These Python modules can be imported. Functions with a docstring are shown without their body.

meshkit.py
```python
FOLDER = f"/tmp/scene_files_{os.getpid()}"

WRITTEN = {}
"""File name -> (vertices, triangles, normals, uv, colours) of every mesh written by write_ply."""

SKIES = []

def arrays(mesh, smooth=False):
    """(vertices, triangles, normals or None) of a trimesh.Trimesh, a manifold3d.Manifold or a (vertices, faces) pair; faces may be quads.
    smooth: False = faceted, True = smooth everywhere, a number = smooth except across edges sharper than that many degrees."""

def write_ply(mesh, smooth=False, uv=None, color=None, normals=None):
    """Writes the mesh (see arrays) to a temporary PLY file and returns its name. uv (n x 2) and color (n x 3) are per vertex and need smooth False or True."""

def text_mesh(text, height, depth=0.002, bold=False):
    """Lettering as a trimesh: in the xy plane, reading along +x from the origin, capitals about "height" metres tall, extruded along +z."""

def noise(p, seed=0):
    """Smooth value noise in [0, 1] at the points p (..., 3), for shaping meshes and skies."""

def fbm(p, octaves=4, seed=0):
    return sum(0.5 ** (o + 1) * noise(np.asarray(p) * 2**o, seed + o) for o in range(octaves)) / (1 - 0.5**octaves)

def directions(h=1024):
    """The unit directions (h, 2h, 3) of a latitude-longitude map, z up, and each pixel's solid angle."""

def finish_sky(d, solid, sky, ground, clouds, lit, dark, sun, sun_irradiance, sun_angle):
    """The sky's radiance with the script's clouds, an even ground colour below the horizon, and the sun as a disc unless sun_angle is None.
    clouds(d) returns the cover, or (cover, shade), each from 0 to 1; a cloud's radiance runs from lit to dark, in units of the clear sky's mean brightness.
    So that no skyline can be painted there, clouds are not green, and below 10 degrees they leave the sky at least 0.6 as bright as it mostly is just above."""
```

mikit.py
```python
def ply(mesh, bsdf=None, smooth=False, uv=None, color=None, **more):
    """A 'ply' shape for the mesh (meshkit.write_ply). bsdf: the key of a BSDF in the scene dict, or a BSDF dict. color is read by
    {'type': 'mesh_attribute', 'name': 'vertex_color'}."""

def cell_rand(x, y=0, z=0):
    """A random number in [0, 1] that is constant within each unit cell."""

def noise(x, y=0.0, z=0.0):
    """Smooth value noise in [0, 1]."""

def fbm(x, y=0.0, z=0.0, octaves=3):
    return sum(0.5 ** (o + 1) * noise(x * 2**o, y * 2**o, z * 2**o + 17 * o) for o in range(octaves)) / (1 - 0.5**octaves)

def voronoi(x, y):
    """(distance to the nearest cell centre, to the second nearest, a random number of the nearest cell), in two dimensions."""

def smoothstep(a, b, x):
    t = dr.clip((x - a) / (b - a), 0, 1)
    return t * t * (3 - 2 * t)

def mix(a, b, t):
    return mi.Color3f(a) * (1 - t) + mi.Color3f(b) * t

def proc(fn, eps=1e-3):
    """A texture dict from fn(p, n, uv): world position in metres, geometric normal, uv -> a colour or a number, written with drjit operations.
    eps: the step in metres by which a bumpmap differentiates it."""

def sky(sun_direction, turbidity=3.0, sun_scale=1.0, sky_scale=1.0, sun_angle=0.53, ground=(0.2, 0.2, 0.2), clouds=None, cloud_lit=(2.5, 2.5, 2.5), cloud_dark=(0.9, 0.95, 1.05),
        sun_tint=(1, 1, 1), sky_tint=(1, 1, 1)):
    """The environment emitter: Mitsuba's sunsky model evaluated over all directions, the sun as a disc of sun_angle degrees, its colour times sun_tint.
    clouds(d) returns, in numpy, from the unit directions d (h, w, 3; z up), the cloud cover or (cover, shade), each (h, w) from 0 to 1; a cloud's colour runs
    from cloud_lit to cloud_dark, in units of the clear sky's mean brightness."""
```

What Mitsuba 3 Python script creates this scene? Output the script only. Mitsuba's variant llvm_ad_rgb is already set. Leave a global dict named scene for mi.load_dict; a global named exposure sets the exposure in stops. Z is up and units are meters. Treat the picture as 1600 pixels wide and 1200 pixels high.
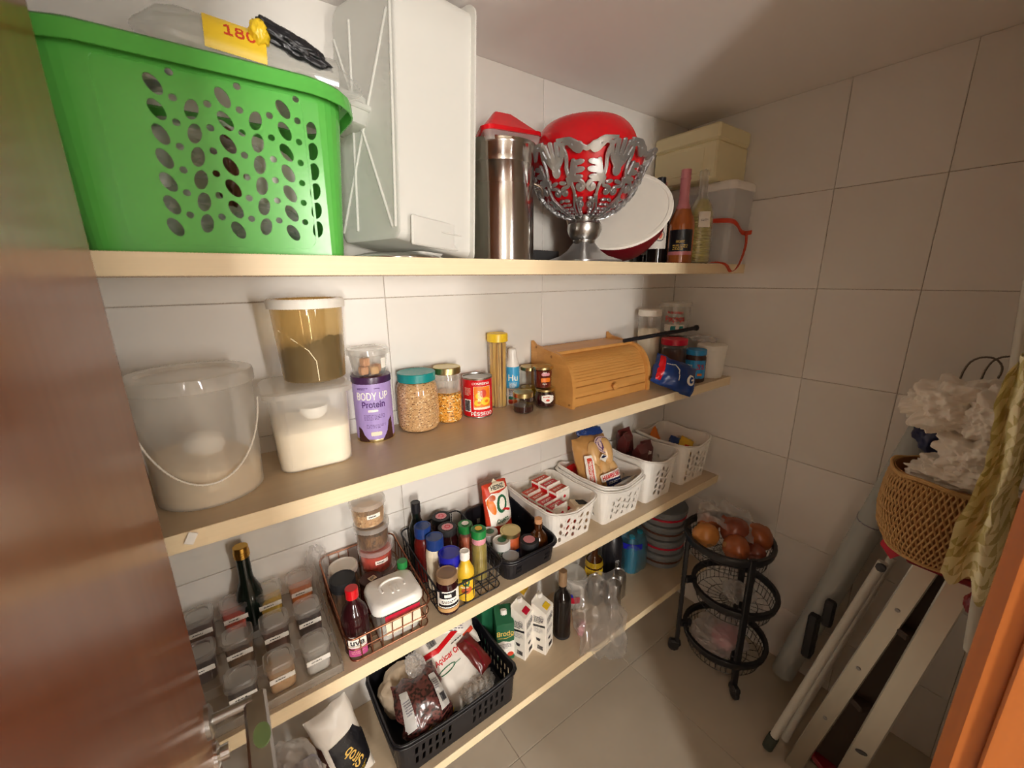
import math, random, numpy as np, trimesh, mitsuba as mi, mikit, meshkit, drjit as dr
import manifold3d as m3d
from shapely.geometry import Polygon, Point, LineString, box as sbox, MultiPolygon
from shapely import affinity
from shapely.ops import unary_union
T = mi.ScalarTransform4f
scene, labels = {'type': 'scene'}, {}

# ------------------------------------------------------------------ camera, light, exposure
yaw, pit, rol = 0.624490301, 0.253468822, -0.0107979754
fw = np.array([math.sin(yaw)*math.cos(pit), math.cos(yaw)*math.cos(pit), -math.sin(pit)])
rt = np.cross(fw, [0, 0, 1]); rt /= np.linalg.norm(rt); up = np.cross(rt, fw)
up2 = -math.sin(rol)*rt + math.cos(rol)*up
CAM = np.array([0.0, -1.15, 1.63])
scene['camera'] = {'type': 'thinlens', 'fov': 2*math.degrees(math.atan(800/638.52)), 'fov_axis': 'x', 'near_clip': 0.01, 'far_clip': 50.0,
                   'aperture_radius': 0.0022, 'focus_distance': 1.2,
                   'to_world': T().look_at(origin=CAM.tolist(), target=(CAM+fw).tolist(), up=up2.tolist())}
exposure = 0.76
WINDOW_LIGHT = (62.0, 59.5, 55.5)

# ------------------------------------------------------------------ helpers
def lin(h):
    h = h.lstrip('#'); c = np.array([int(h[i:i+2], 16) for i in (0, 2, 4)])/255.0
    return np.where(c <= .04045, c/12.92, ((c+.055)/1.055)**2.4).tolist()
def rgb(h): return {'type': 'rgb', 'value': lin(h) if isinstance(h, str) else list(h)}
def M(key, col, rough=.45, **kw):
    scene['m_'+key] = {'type': 'twosided', 'b': {'type': 'principled', 'base_color': rgb(col) if isinstance(col, (str, tuple)) else col, 'roughness': rough, **kw}}
def THIN(key, col, rough=.3, st=.5, dt=.9):
    scene['m_'+key] = {'type': 'principledthin', 'base_color': rgb(col), 'roughness': rough, 'spec_trans': st, 'diff_trans': dt, 'eta': 1.45}
def CLEAR(key, tint=(1, 1, 1), haze=0.0, hazecol='#ffffff'):
    g = {'type': 'thindielectric', 'int_ior': 1.5, 'specular_transmittance': {'type': 'rgb', 'value': list(tint)}}
    scene['m_'+key] = g if haze == 0 else {'type': 'blendbsdf', 'weight': haze, 'a': g, 'b': {'type': 'principledthin', 'base_color': rgb(hazecol), 'roughness': .4, 'spec_trans': 0.0, 'diff_trans': 0.8}}

cat = trimesh.util.concatenate
def mesh(v, f): return trimesh.Trimesh(np.asarray(v, float), np.asarray(f, int), process=False)
def numbered(name):
    if name not in scene and name not in labels and name not in used: used.add(name); return name
    k = 1
    while f'{name}_{k:03d}' in used: k += 1
    used.add(f'{name}_{k:03d}'); return f'{name}_{k:03d}'
used = set()
def thing(name, label, category, group=None):
    key = numbered(name); labels[key] = {'label': label, 'category': category}
    if group: labels[key]['group'] = group
    return key
def part(parent, name, m, mat, smooth=35, label=None, stuff=False, **kw):
    key = numbered(parent+'__'+name)
    if isinstance(m, list): m = cat(m)
    scene[key] = mikit.ply(m, 'm_'+mat, smooth=smooth, **kw)
    if label or stuff:
        labels[key] = {}
        if label: labels[key]['label'] = label
        if stuff: labels[key]['kind'] = 'stuff'
    return key
def single(name, label, category, m, mat, smooth=35, group=None, kind=None):
    m = cat(m) if isinstance(m, list) else m
    key = numbered(name)
    scene[key] = mikit.ply(m, 'm_'+mat, smooth=smooth)
    labels[key] = {'label': label, 'category': category}
    if group: labels[key]['group'] = group
    if kind: labels[key]['kind'] = kind
    return key
def struct(name, m, mat, smooth=False):
    m = cat(m) if isinstance(m, list) else m
    key = numbered(name); scene[key] = mikit.ply(m, 'm_'+mat, smooth=smooth)
    labels[key] = {'label': STRUCT_LABEL.get(key, key.replace('_', ' ')), 'kind': 'structure'}
    return key
STRUCT_LABEL = {}

def frame(o, xd=(1, 0, 0), yd=(0, 0, 1)):
    x = np.asarray(xd, float); x /= np.linalg.norm(x); y = np.asarray(yd, float); y -= x*(x@y); y /= np.linalg.norm(y)
    m = np.eye(4); m[:3, 0], m[:3, 1], m[:3, 2], m[:3, 3] = x, y, np.cross(x, y), o
    return m
def rotz(a, o=(0, 0, 0)):
    m = trimesh.transformations.rotation_matrix(a, [0, 0, 1]); m[:3, 3] = o; return m
def rot(a, axis, o=(0, 0, 0)):
    m = trimesh.transformations.rotation_matrix(a, axis); m[:3, 3] = o; return m
def mv(m, mat4=None, o=None):
    m = m.copy()
    if mat4 is not None: m.apply_transform(mat4)
    if o is not None: m.apply_translation(o)
    return m
def cbox(sx, sy, sz, c=.002, o=(0, 0, 0)):
    """a box with chamfered edges, centred at o"""
    c = min(c, .45*min(sx, sy, sz)); P = []
    for a in (-1, 1):
        for b in (-1, 1):
            for d in (-1, 1):
                x, y, z = a*sx/2, b*sy/2, d*sz/2
                P += [(x-a*c, y-b*c, z), (x-a*c, y, z-d*c), (x, y-b*c, z-d*c)]
    h = trimesh.convex.convex_hull(np.array(P)); h.apply_translation(o); return h
def b3(x0, x1, y0, y1, z0, z1, c=.002): return cbox(x1-x0, y1-y0, z1-z0, c, ((x0+x1)/2, (y0+y1)/2, (z0+z1)/2))
def lathe(prof, n=36, o=(0, 0, 0)):
    """surface of revolution of [(r, z), ...]"""
    p = np.array(prof, float); k = len(p); a = np.arange(n)*2*np.pi/n
    v = np.stack([p[:, None, 0]*np.cos(a), p[:, None, 0]*np.sin(a), np.repeat(p[:, 1:2], n, 1)], -1).reshape(-1, 3)
    f = []
    for i in range(k-1):
        for j in range(n):
            j2 = (j+1) % n; A, B, Cc, D = i*n+j, i*n+j2, (i+1)*n+j2, (i+1)*n+j
            if p[i, 0] > 1e-6: f.append((A, B, Cc) if p[i+1, 0] > 1e-6 else (A, B, D))
            if p[i+1, 0] > 1e-6: f.append((A, Cc, D) if p[i, 0] > 1e-6 else (B, Cc, D))
    return mesh(v+np.asarray(o), f)
def disc(r, z, o=(0, 0, 0), n=36): return lathe([(0, z-.0004), (r, z-.0004), (r, z), (0, z)], n, o)
def tube(path, r, n=8, closed=False):
    p = np.asarray(path, float); k = len(p)
    t = (np.roll(p, -1, 0)-np.roll(p, 1, 0)) if closed else np.gradient(p, axis=0)
    t /= np.linalg.norm(t, axis=1, keepdims=True)+1e-12
    rr = np.broadcast_to(r, (k,)); u = np.cross(t[0], [0, 0, 1] if abs(t[0][2]) < .9 else [1, 0, 0]); fr = []
    for i in range(k):
        u = u-t[i]*(u@t[i]); u /= np.linalg.norm(u)+1e-12; fr.append((u, np.cross(t[i], u)))
    a = np.arange(n)*2*np.pi/n
    v = np.concatenate([p[i]+rr[i]*(np.cos(a)[:, None]*fr[i][0]+np.sin(a)[:, None]*fr[i][1]) for i in range(k)])
    f = []
    for i in range(k if closed else k-1):
        i2 = (i+1) % k
        for j in range(n):
            j2 = (j+1) % n; f += [(i*n+j, i*n+j2, i2*n+j2), (i*n+j, i2*n+j2, i2*n+j)]
    if not closed:
        v = np.vstack([v, p[0], p[-1]])
        f += [(k*n, (j+1) % n, j) for j in range(n)]+[(k*n+1, (k-1)*n+j, (k-1)*n+(j+1) % n) for j in range(n)]
    return mesh(v, f)
def smoothpath(pts, n=24, closed=False):
    from scipy.interpolate import CubicSpline
    p = np.asarray(pts, float)
    if closed: p = np.vstack([p, p[:1]])
    d = np.r_[0, np.cumsum(np.linalg.norm(np.diff(p, axis=0), axis=1))]
    s = CubicSpline(d, p, bc_type='periodic' if closed else 'natural')
    return s(np.linspace(0, d[-1], n, endpoint=not closed))
def extr(poly, t):
    """extrude a shapely polygon (or several) by t along +z"""
    g = [q for q in getattr(poly, 'geoms', [poly]) if q.area > 1e-12 and q.geom_type == 'Polygon']
    return cat([trimesh.creation.extrude_polygon(q, t, engine='earcut') for q in g])
def fine(m, size):
    v, f = trimesh.remesh.subdivide_to_size(m.vertices, m.faces, size, max_iter=12); return mesh(v, f)
def rrect(w, h, r, n=6): return sbox(-w/2+r, -h/2+r, w/2-r, h/2-r).buffer(r, quad_segs=n)
def ell(x, y, a, b, ang=0, n=4): return affinity.translate(affinity.rotate(affinity.scale(Point(0, 0).buffer(1, quad_segs=n), a, b), ang, origin=(0, 0)), x, y)
def loft(sections):
    """skin through equal-length closed loops, capped at both ends"""
    S = [np.asarray(s, float) for s in sections]; n = len(S[0]); v = np.vstack(S); f = []
    for i in range(len(S)-1):
        for j in range(n):
            j2 = (j+1) % n; f += [(i*n+j, i*n+j2, (i+1)*n+j2), (i*n+j, (i+1)*n+j2, (i+1)*n+j)]
    v = np.vstack([v, S[0].mean(0), S[-1].mean(0)]); a, b = len(v)-2, len(v)-1; k = (len(S)-1)*n
    f += [(a, (j+1) % n, j) for j in range(n)]+[(b, k+j, k+(j+1) % n) for j in range(n)]
    return mesh(v, f)
def rloop(w, d, r, z, n=5):
    q = np.array(rrect(w, d, r, n).exterior.coords)[:-1][::-1]
    if (np.roll(q, -1, 0)[:, 1]*q[:, 0]-np.roll(q, -1, 0)[:, 0]*q[:, 1]).sum() < 0: q = q[::-1]
    return np.c_[q, np.full(len(q), z)]
def rtub(prof, r, n=5, top=True):
    """rounded-rectangle tub: prof = [(w, d, z), ...]"""
    return loft([rloop(w, d, min(r, .49*min(w, d)), z, n) for w, d, z in prof])
def facing(x, y): return math.atan2(CAM[1]-y, CAM[0]-x)

def prof_r(prof, z):
    p = np.array(prof); o = np.argsort(p[:, 1], kind='stable'); return np.interp(z, p[o, 1], p[o, 0])
def wrap(poly, R, ang, o, eps=.0008, size=.006, t=.0005):
    """lay a flat shape (shapely, or a text mesh) on a vertical round wall; R = radius or lathe profile; (0,0) of the shape is at angle ang, height o[2]"""
    m = poly if isinstance(poly, trimesh.Trimesh) else extr(poly, t)
    m = fine(m, size)
    v = m.vertices.copy(); z = v[:, 1]
    r = np.full(len(v), R) if np.isscalar(R) else prof_r(R, z+(o[3] if len(o) > 3 else 0))
    rm = R if np.isscalar(R) else float(np.mean(r))
    a = ang+v[:, 0]/rm; rr = r+eps+v[:, 2]
    m.vertices = np.c_[o[0]+rr*np.cos(a), o[1]+rr*np.sin(a), o[2]+z]
    return m
def text(s, h, bold=False, depth=.0005, sx=1.0):
    m = meshkit.text_mesh(s, h, depth, bold)
    m.vertices[:, 0] -= m.bounds[:, 0].mean(); m.vertices[:, 1] -= h/2; m.vertices[:, 0] *= sx
    return m
def lines(w, h, n, seed=0, fill=.5):
    """rows of thin strokes: print too small to read"""
    rg = random.Random(seed); out = []; st = h/n
    for i in range(n):
        x = -w/2; y = h/2-(i+.5)*st
        end = w/2 if i < n-1 else w*.2
        while x < end:
            l = rg.uniform(.06, .2)*w; out.append(sbox(x, y-st*fill/2, min(x+l, end), y+st*fill/2)); x += l+.04*w
    return MultiPolygon(out)
def barcode(w, h, seed=0):
    rg = random.Random(seed); x = -w/2; out = []
    while x < w/2:
        l = rg.choice((.02, .03, .05))*w; out.append(sbox(x, -h/2, min(x+l, w/2), h/2)); x += l+rg.choice((.02, .035))*w
    return MultiPolygon(out)

class Pillow:
    """a filled bag: outline w x h, thickness th; top surface z = f(x, y)"""
    def __init__(s, w, h, th, seed=0, amp=.004, freq=22, p=2.6, q=.55, n=26, wob=.05):
        s.w, s.h, s.th, s.seed, s.amp, s.freq, s.p, s.q, s.n, s.wob = w, h, th, seed, amp, freq, p, q, n, wob
    def f(s, x, y, side=1):
        u, v = np.clip(2*x/s.w, -1, 1), np.clip(2*y/s.h, -1, 1)
        e = np.clip((1-abs(u)**s.p)*(1-abs(v)**s.p), 0, 1)**s.q
        k = meshkit.fbm(np.stack([x*s.freq+7, y*s.freq+3, np.full_like(x, side*5.0)], -1), 3, s.seed)-.5
        return side*e*s.th/2+k*2*s.amp*np.minimum(1, e*4)
    def mesh(s):
        g = np.linspace(-1, 1, s.n); g = np.sign(g)*abs(g)**.8; U, V = np.meshgrid(g, g, indexing='ij'); x, y = U*s.w/2, V*s.h/2
        vs, fs = [], []
        for side in (1, -1):
            z = s.f(x, y, side); o = len(vs)*s.n*s.n
            wx = (meshkit.noise(np.stack([U*2, V*3, U*0+s.seed], -1), s.seed)-.5)*s.wob*s.w*abs(U)
            wy = (meshkit.noise(np.stack([U*3, V*2, U*0+s.seed+9], -1), s.seed)-.5)*s.wob*s.h*abs(V)
            vs.append(np.stack([x+wx, y+wy, z], -1).reshape(-1, 3))
            for i in range(s.n-1):
                for j in range(s.n-1):
                    A, B, C_, D = o+i*s.n+j, o+(i+1)*s.n+j, o+(i+1)*s.n+j+1, o+i*s.n+j+1
                    fs += [(A, B, C_), (A, C_, D)] if side > 0 else [(A, C_, B), (A, D, C_)]
        return mesh(np.vstack(vs), fs)
    def drape(s, shape, at=(0, 0), ang=0, eps=.0012, size=.008, t=.0004):
        m = fine(shape if isinstance(shape, trimesh.Trimesh) else extr(shape, t), size)
        if ang: m.apply_transform(rotz(math.radians(ang)))
        v = m.vertices.copy(); x, y = v[:, 0]+at[0], v[:, 1]+at[1]
        m.vertices = np.c_[x, y, s.f(x, y)+eps+v[:, 2]]
        return m
def blob(sx, sy, sz, seed=0, amp=.12, freq=3.0, sub=4, sq=2.0, oct=3):
    """a lumpy ball"""
    m = trimesh.creation.icosphere(sub); v = m.vertices
    k = (np.abs(v)**sq).sum(1)**(-1/sq); v = v*k[:, None]
    v = v*(1+amp*2*(meshkit.fbm(v*freq+seed*3.1, oct, seed)-.5))[:, None]
    return mesh(v*np.array([sx, sy, sz])/2, m.faces)
def crumple(w, h, seed, amp=.02, freq=14, n=40, fold=3):
    """a loose crumpled sheet in the xy plane"""
    x, y = np.meshgrid(np.linspace(-w/2, w/2, n), np.linspace(-h/2, h/2, n), indexing='ij')
    P = np.stack([x*freq, y*freq, x*0+seed], -1)
    z = amp*2*(np.abs(meshkit.fbm(P, fold, seed)-.5)*2)
    v = np.stack([x+.2*amp*(meshkit.noise(P*2+5, seed)-.5), y+.2*amp*(meshkit.noise(P*2+9, seed)-.5), z], -1).reshape(-1, 3)
    f = [q for i in range(n-1) for j in range(n-1) for q in ((i*n+j, (i+1)*n+j, (i+1)*n+j+1), (i*n+j, (i+1)*n+j+1, i*n+j+1))]
    return mesh(v, f)

class Strip:
    """the wall of a rounded rectangular basket, unrolled; side 0 front (-y), 1 right, 2 back, 3 left"""
    def __init__(s, w, d, rc, h, flare, rise=None):
        s.w, s.d, s.rc, s.h, s.flare, s.rise = w, d, rc, h, flare, rise
        s.L = [w-2*rc, d-2*rc, w-2*rc, d-2*rc]; s.c = math.pi/2*rc; s.start = []; a = 0
        for l in s.L: s.start.append(a); a += l+s.c
        s.total = a
    def base(s, q):
        q = np.mod(q, s.total); x = np.zeros_like(q); y = x.copy(); nx = x.copy(); ny = x.copy()
        hw, hd, r = s.w/2, s.d/2, s.rc
        for k in range(4):
            a = q-s.start[k]; th = -math.pi/2+k*math.pi/2
            if k == 0: sx, sy, dx, dy = -hw+r, -hd, 1, 0
            elif k == 1: sx, sy, dx, dy = hw, -hd+r, 0, 1
            elif k == 2: sx, sy, dx, dy = hw-r, hd, -1, 0
            else: sx, sy, dx, dy = -hw, hd-r, 0, -1
            on = (a >= -1e-9) & (a <= s.L[k]); x[on], y[on], nx[on], ny[on] = sx+dx*a[on], sy+dy*a[on], math.cos(th), math.sin(th)
            cn = (a > s.L[k]) & (a < s.L[k]+s.c+1e-9); t = th+(a[cn]-s.L[k])/r
            cx = sx+dx*s.L[k]-r*math.cos(th); cy = sy+dy*s.L[k]-r*math.sin(th)
            x[cn], y[cn], nx[cn], ny[cn] = cx+r*np.cos(t), cy+r*np.sin(t), np.cos(t), np.sin(t)
        return x, y, nx, ny
    def at(s, q, v, out=0.0):
        q = np.asarray(q, float); x, y, nx, ny = s.base(q); o = s.flare*v/s.h+out
        z = v if s.rise is None else v*s.rise(q/s.total, x/(s.w/2), y/(s.d/2))
        return np.stack([x+nx*o, y+ny*o, z+0*x], -1)
    def wall(s, t, holes={}, nside=1, ncor=5, v0=0.0):
        out = []
        for k in range(4):
            H = unary_union(holes[k]) if holes.get(k) else None
            for i in range(nside):
                a, b = s.L[k]*i/nside, s.L[k]*(i+1)/nside; g = sbox(a-s.L[k]/2, v0, b-s.L[k]/2, s.h)
                if H is not None: g = g.difference(H)
                m = extr(g, t); m.vertices[:, 0] += s.start[k]+s.L[k]/2; out.append(m)
            for i in range(ncor):
                a, b = s.start[k]+s.L[k]+s.c*i/ncor, s.start[k]+s.L[k]+s.c*(i+1)/ncor
                out.append(extr(sbox(a, v0, b, s.h), t))
        m = cat(out); v = m.vertices
        p = s.at(v[:, 0], v[:, 1], -(t-v[:, 2])); m.vertices = p
        return m
    def loop(s, v, out=0.0, n=96): return s.at(np.arange(n)*s.total/n, v, out)
    def floor(s, t, z=0.0):
        q = s.loop(0.0, -.001, 64)[:, :2]; m = extr(Polygon(q), t); m.apply_translation([0, 0, z]); return m

# ------------------------------------------------------------------ materials
def p_shelf(p, n, uv):
    k = mikit.fbm(p.x*6, p.y*160, p.z*60, 3)
    return mikit.mix(lin('#bca88c'), lin('#c3af92'), k)
def p_edge(p, n, uv):
    k = mikit.fbm(p.x*5, p.y*60, p.z*220, 3)
    return mikit.mix(lin('#dfcaa4'), lin('#e8d4b0'), k)
def p_floor(p, n, uv):
    k = mikit.fbm(p.x*7, p.y*7, p.z, 3)
    return mikit.mix(lin('#b0a594'), lin('#bbb1a1'), k)
def p_door(p, n, uv):
    k = mikit.fbm(p.x*40, p.y*40, p.z*1.6, 3)
    return mikit.mix(lin('#6d3d24'), lin('#774528'), k)
def p_jamb(p, n, uv):
    k = mikit.fbm(p.x*60, p.y*60, p.z*2.0, 3)
    return mikit.mix(lin('#9c5524'), lin('#bb6d33'), k)
def p_bamboo(p, n, uv):
    k = mikit.fbm(p.x*5, p.y*70, p.z*90, 3)
    s = mikit.cell_rand(p.z*40, p.y*26, dr.floor(p.x*3.3))
    return mikit.mix(lin('#b9803f'), lin('#cf9a57'), k*.6+s*.4)
def p_granola(p, n, uv):
    k = mikit.noise(p.x*330, p.y*330, p.z*330); j = mikit.noise(p.x*210+9, p.y*210, p.z*210)
    return mikit.mix(mikit.mix(lin('#7b5534'), lin('#c49a6a'), mikit.smoothstep(.15, .45, k)), lin('#dfc59c'), mikit.smoothstep(.6, .85, j))
def p_corn(p, n, uv):
    k = mikit.noise(p.x*230, p.y*230, p.z*230); j = mikit.noise(p.x*260+5, p.y*260, p.z*260)
    return mikit.mix(mikit.mix(lin('#8a5518'), lin('#dd9a36'), mikit.smoothstep(.2, .5, k)), lin('#f6e0a8'), mikit.smoothstep(.66, .82, j))
def p_beans(p, n, uv):
    k = mikit.noise(p.x*170, p.y*170, p.z*170)
    return mikit.mix(lin('#22100f'), lin('#5c302c'), mikit.smoothstep(.25, .65, k))
def p_cloth(p, n, uv):
    x, y = uv.x*9, uv.y*22; fx, fy = x-dr.floor(x), y-dr.floor(y)
    k = mikit.cell_rand(dr.floor(x), dr.floor(y), dr.select(fx > fy, 1, 0))
    return mikit.mix(lin('#bdb57c'), lin('#e9e5c2'), mikit.smoothstep(.2, .6, k))
def p_spice(p, n, uv):
    k = mikit.fbm(p.x*260, p.y*260, p.z*260, 2)
    return mikit.mix(lin('#4a2f1c'), lin('#8a6238'), mikit.smoothstep(.3, .7, k))
def p_flour(p, n, uv):
    k = mikit.fbm(p.x*180, p.y*180, p.z*180, 3)
    return mikit.mix(lin('#c9b391'), lin('#dccbae'), k)
proc = mikit.proc
M('shelf', proc(p_shelf), .38); M('edge', proc(p_edge), .42); M('floor', proc(p_floor), .22); M('door', proc(p_door), .22, clearcoat=.5, clearcoat_gloss=.8); M('jamb', proc(p_jamb), .35)
M('tile', '#dad6d0', .4); M('tile2', '#d6d2cb', .4); M('grout', '#a89e90', .8); M('ceiling', '#d6d1cd', .9); M('plaster', '#cbc4ba', .85)
M('bamboo', proc(p_bamboo), .4); M('bamboo_dark', '#8f6230', .5); M('granola', proc(p_granola), .8); M('corn', proc(p_corn), .4); M('beans', proc(p_beans), .22, clearcoat=1.0, clearcoat_gloss=.9)
M('cloth', proc(p_cloth), .85); M('spice', proc(p_spice), .8); M('flour', proc(p_flour), .9)
for k, c, r in [('green', '#57ad4a', .2), ('white', '#e9e6df', .3), ('whitesoft', '#e6e2d8', .6), ('cream', '#e3dcc4', .55), ('black', '#15151a', .35), ('blackmat', '#1b1b1e', .6), ('darkgrey', '#3b3b3d', .5),
                ('red', '#c4121c', .22), ('darkred', '#6d0f1c', .2), ('redlid', '#c01233', .35), ('orange', '#e2781c', .4), ('orangered', '#c63d22', .5), ('purple', '#a48fc6', .35), ('purpledark', '#3a1d42', .3),
                ('teal', '#12807f', .3), ('blue', '#193570', .3), ('royal', '#1d1f9c', .3), ('navy', '#171f45', .4), ('skyblue', '#3f9fd0', .3), ('bluejar', '#2a86bd', .3), ('yellow', '#e8c32c', .35), ('mustard', '#dcb32f', .35),
                ('paper', '#ece8de', .6), ('paperwarm', '#e2d5bb', .6), ('paperpink', '#dcc0b8', .5), ('pink', '#cf8f9a', .35), ('rose', '#c97f86', .3), ('choco', '#3b1f17', .4), ('jam', '#2a0c10', .12), ('jamred', '#5a150f', .12), ('darkglass', '#120d0c', .08),
                ('greenglass', '#0d1510', .08), ('amberglass', '#3a1c06', .08), ('rosewine', '#a35a2c', .08), ('oil', '#a9891c', .15), ('palewine', '#b5ad68', .15), ('darkbrown', '#33261d', .6), ('sauce', '#8f7d24', .2), ('salsa', '#b9552c', .4), ('ketchup', '#5a1410', .2),
                ('sugar', '#f1e6cf', .9), ('coffee', '#2d1a10', .7), ('tan', '#c39a64', .6), ('bread', '#cfa66e', .28), ('bunshade', '#b98a52', .25), ('ricebag', '#b8a68e', .35), ('cork', '#c8946a', .7), ('spaghetti', '#d9b25a', .5), ('brownbag', '#4c1b1a', .25), ('brown', '#5c3524', .4),
                ('rubber', '#2e362c', .7), ('cover', '#9a9e9b', .6), ('tubewhite', '#b9b7ae', .4), ('onion', '#93502b', .25), ('onionpale', '#b87a3c', .3), ('onionred', '#7a3f2d', .25), ('wicker', '#b08c58', .6), ('wickerdark', '#96693a', .7),
                ('bagwhite', '#dcd6cc', .35), ('greenlabel', '#1d5a3c', .4), ('greencap', '#1f7a3a', .35), ('brownlid', '#8b6f52', .4), ('grey', '#8d8f90', .4), ('strap', '#c23a1d', .5), ('sausage', '#5d1d1a', .25), ('bluepack', '#1f7f96', .25),
                ('greenreflect', '#7fa06a', .4), ('gold_print', '#d8b25a', .4), ('ink', '#26242a', .5), ('inkgrey', '#77747c', .6), ('inkpurple', '#4b2a6b', .5), ('magenta', '#b04a7c', .4), ('foam', '#ddd3ac', .75), ('lightgrey', '#bdbbb6', .5)]:
    M(k, c, r)
for k, c, r in [('steel', '#d6d4d1', .12), ('steelbrush', '#b5b3b0', .3), ('gold', '#c9a04e', .25), ('goldpale', '#d2c08a', .28), ('copper', '#a8735a', .3), ('chrome', '#dddddd', .08), ('alu', '#c3c0b6', .38), ('wire', '#6a6258', .35)]:
    M(k, c, r, metallic=1.0)
CLEAR('glass', (.97, .98, .97)); CLEAR('clear', (.95, .95, .94), .06); CLEAR('film', (.97, .97, .97), .05); CLEAR('filmthick', (.95, .95, .95), .2); CLEAR('smoke', (.78, .76, .77), .04); CLEAR('blueglass', (.62, .84, .9), .08, '#bfe0ea'); CLEAR('bottlegreen', (.85, .86, .62), .05)
CLEAR('frost', (.985, .985, .975), .3, '#fdfcf8'); THIN('milky', '#eff0ea', .4, .25, .7); CLEAR('amber', (.95, .85, .64), .24, '#e0c48a'); THIN('binwhite', '#ecebe5', .45, .04, .5); M('silver', '#bcbdbf', .3, metallic=.85); THIN('tubfrost', '#eeeeee', .4, .25, .6); THIN('frostgrey', '#9ea3a6', .4, .2, .7)

# ------------------------------------------------------------------ the room
S1, S2, S3, S4 = 1.674, 1.207, .738, .2615
FY, XE, CEIL, XW = -.308, 1.777, 2.243, -.62
XJ = .80          # right side of the doorway
STRUCT_LABEL.update({'wall_north': 'white tiled wall behind the shelves', 'wall_east': 'white tiled end wall beside the ironing board', 'wall_west': 'plain wall behind the door leaf', 'wall_south': 'wall with the doorway',
                     'floor': 'glossy beige tiled floor', 'ceiling': 'plain painted ceiling', 'door_1': 'brown lacquered door standing open', 'trim_1': 'orange-brown door frame on the right'})
w = struct('wall_north', b3(XW-.1, XE+.1, .004, .1, -.05, CEIL+.05, .001), 'grout')
xs = [XW, -.175, .396, .967, 1.538, XE]; zs = [0, .255, .5865, .918, 1.2495, 1.581, 1.9125, CEIL]
for i in range(len(xs)-1):
    for j in range(len(zs)-1):
        part(w, 'tile', b3(xs[i]+.0008, xs[i+1]-.0008, 0, .006, zs[j]+.0008, zs[j+1]-.0008, .0012), 'tile' if (i*3+j) % 2 else 'tile2', False)
w = struct('wall_east', b3(XE+.004, XE+.1, -1.4, .1, -.05, CEIL+.05, .001), 'grout')
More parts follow.
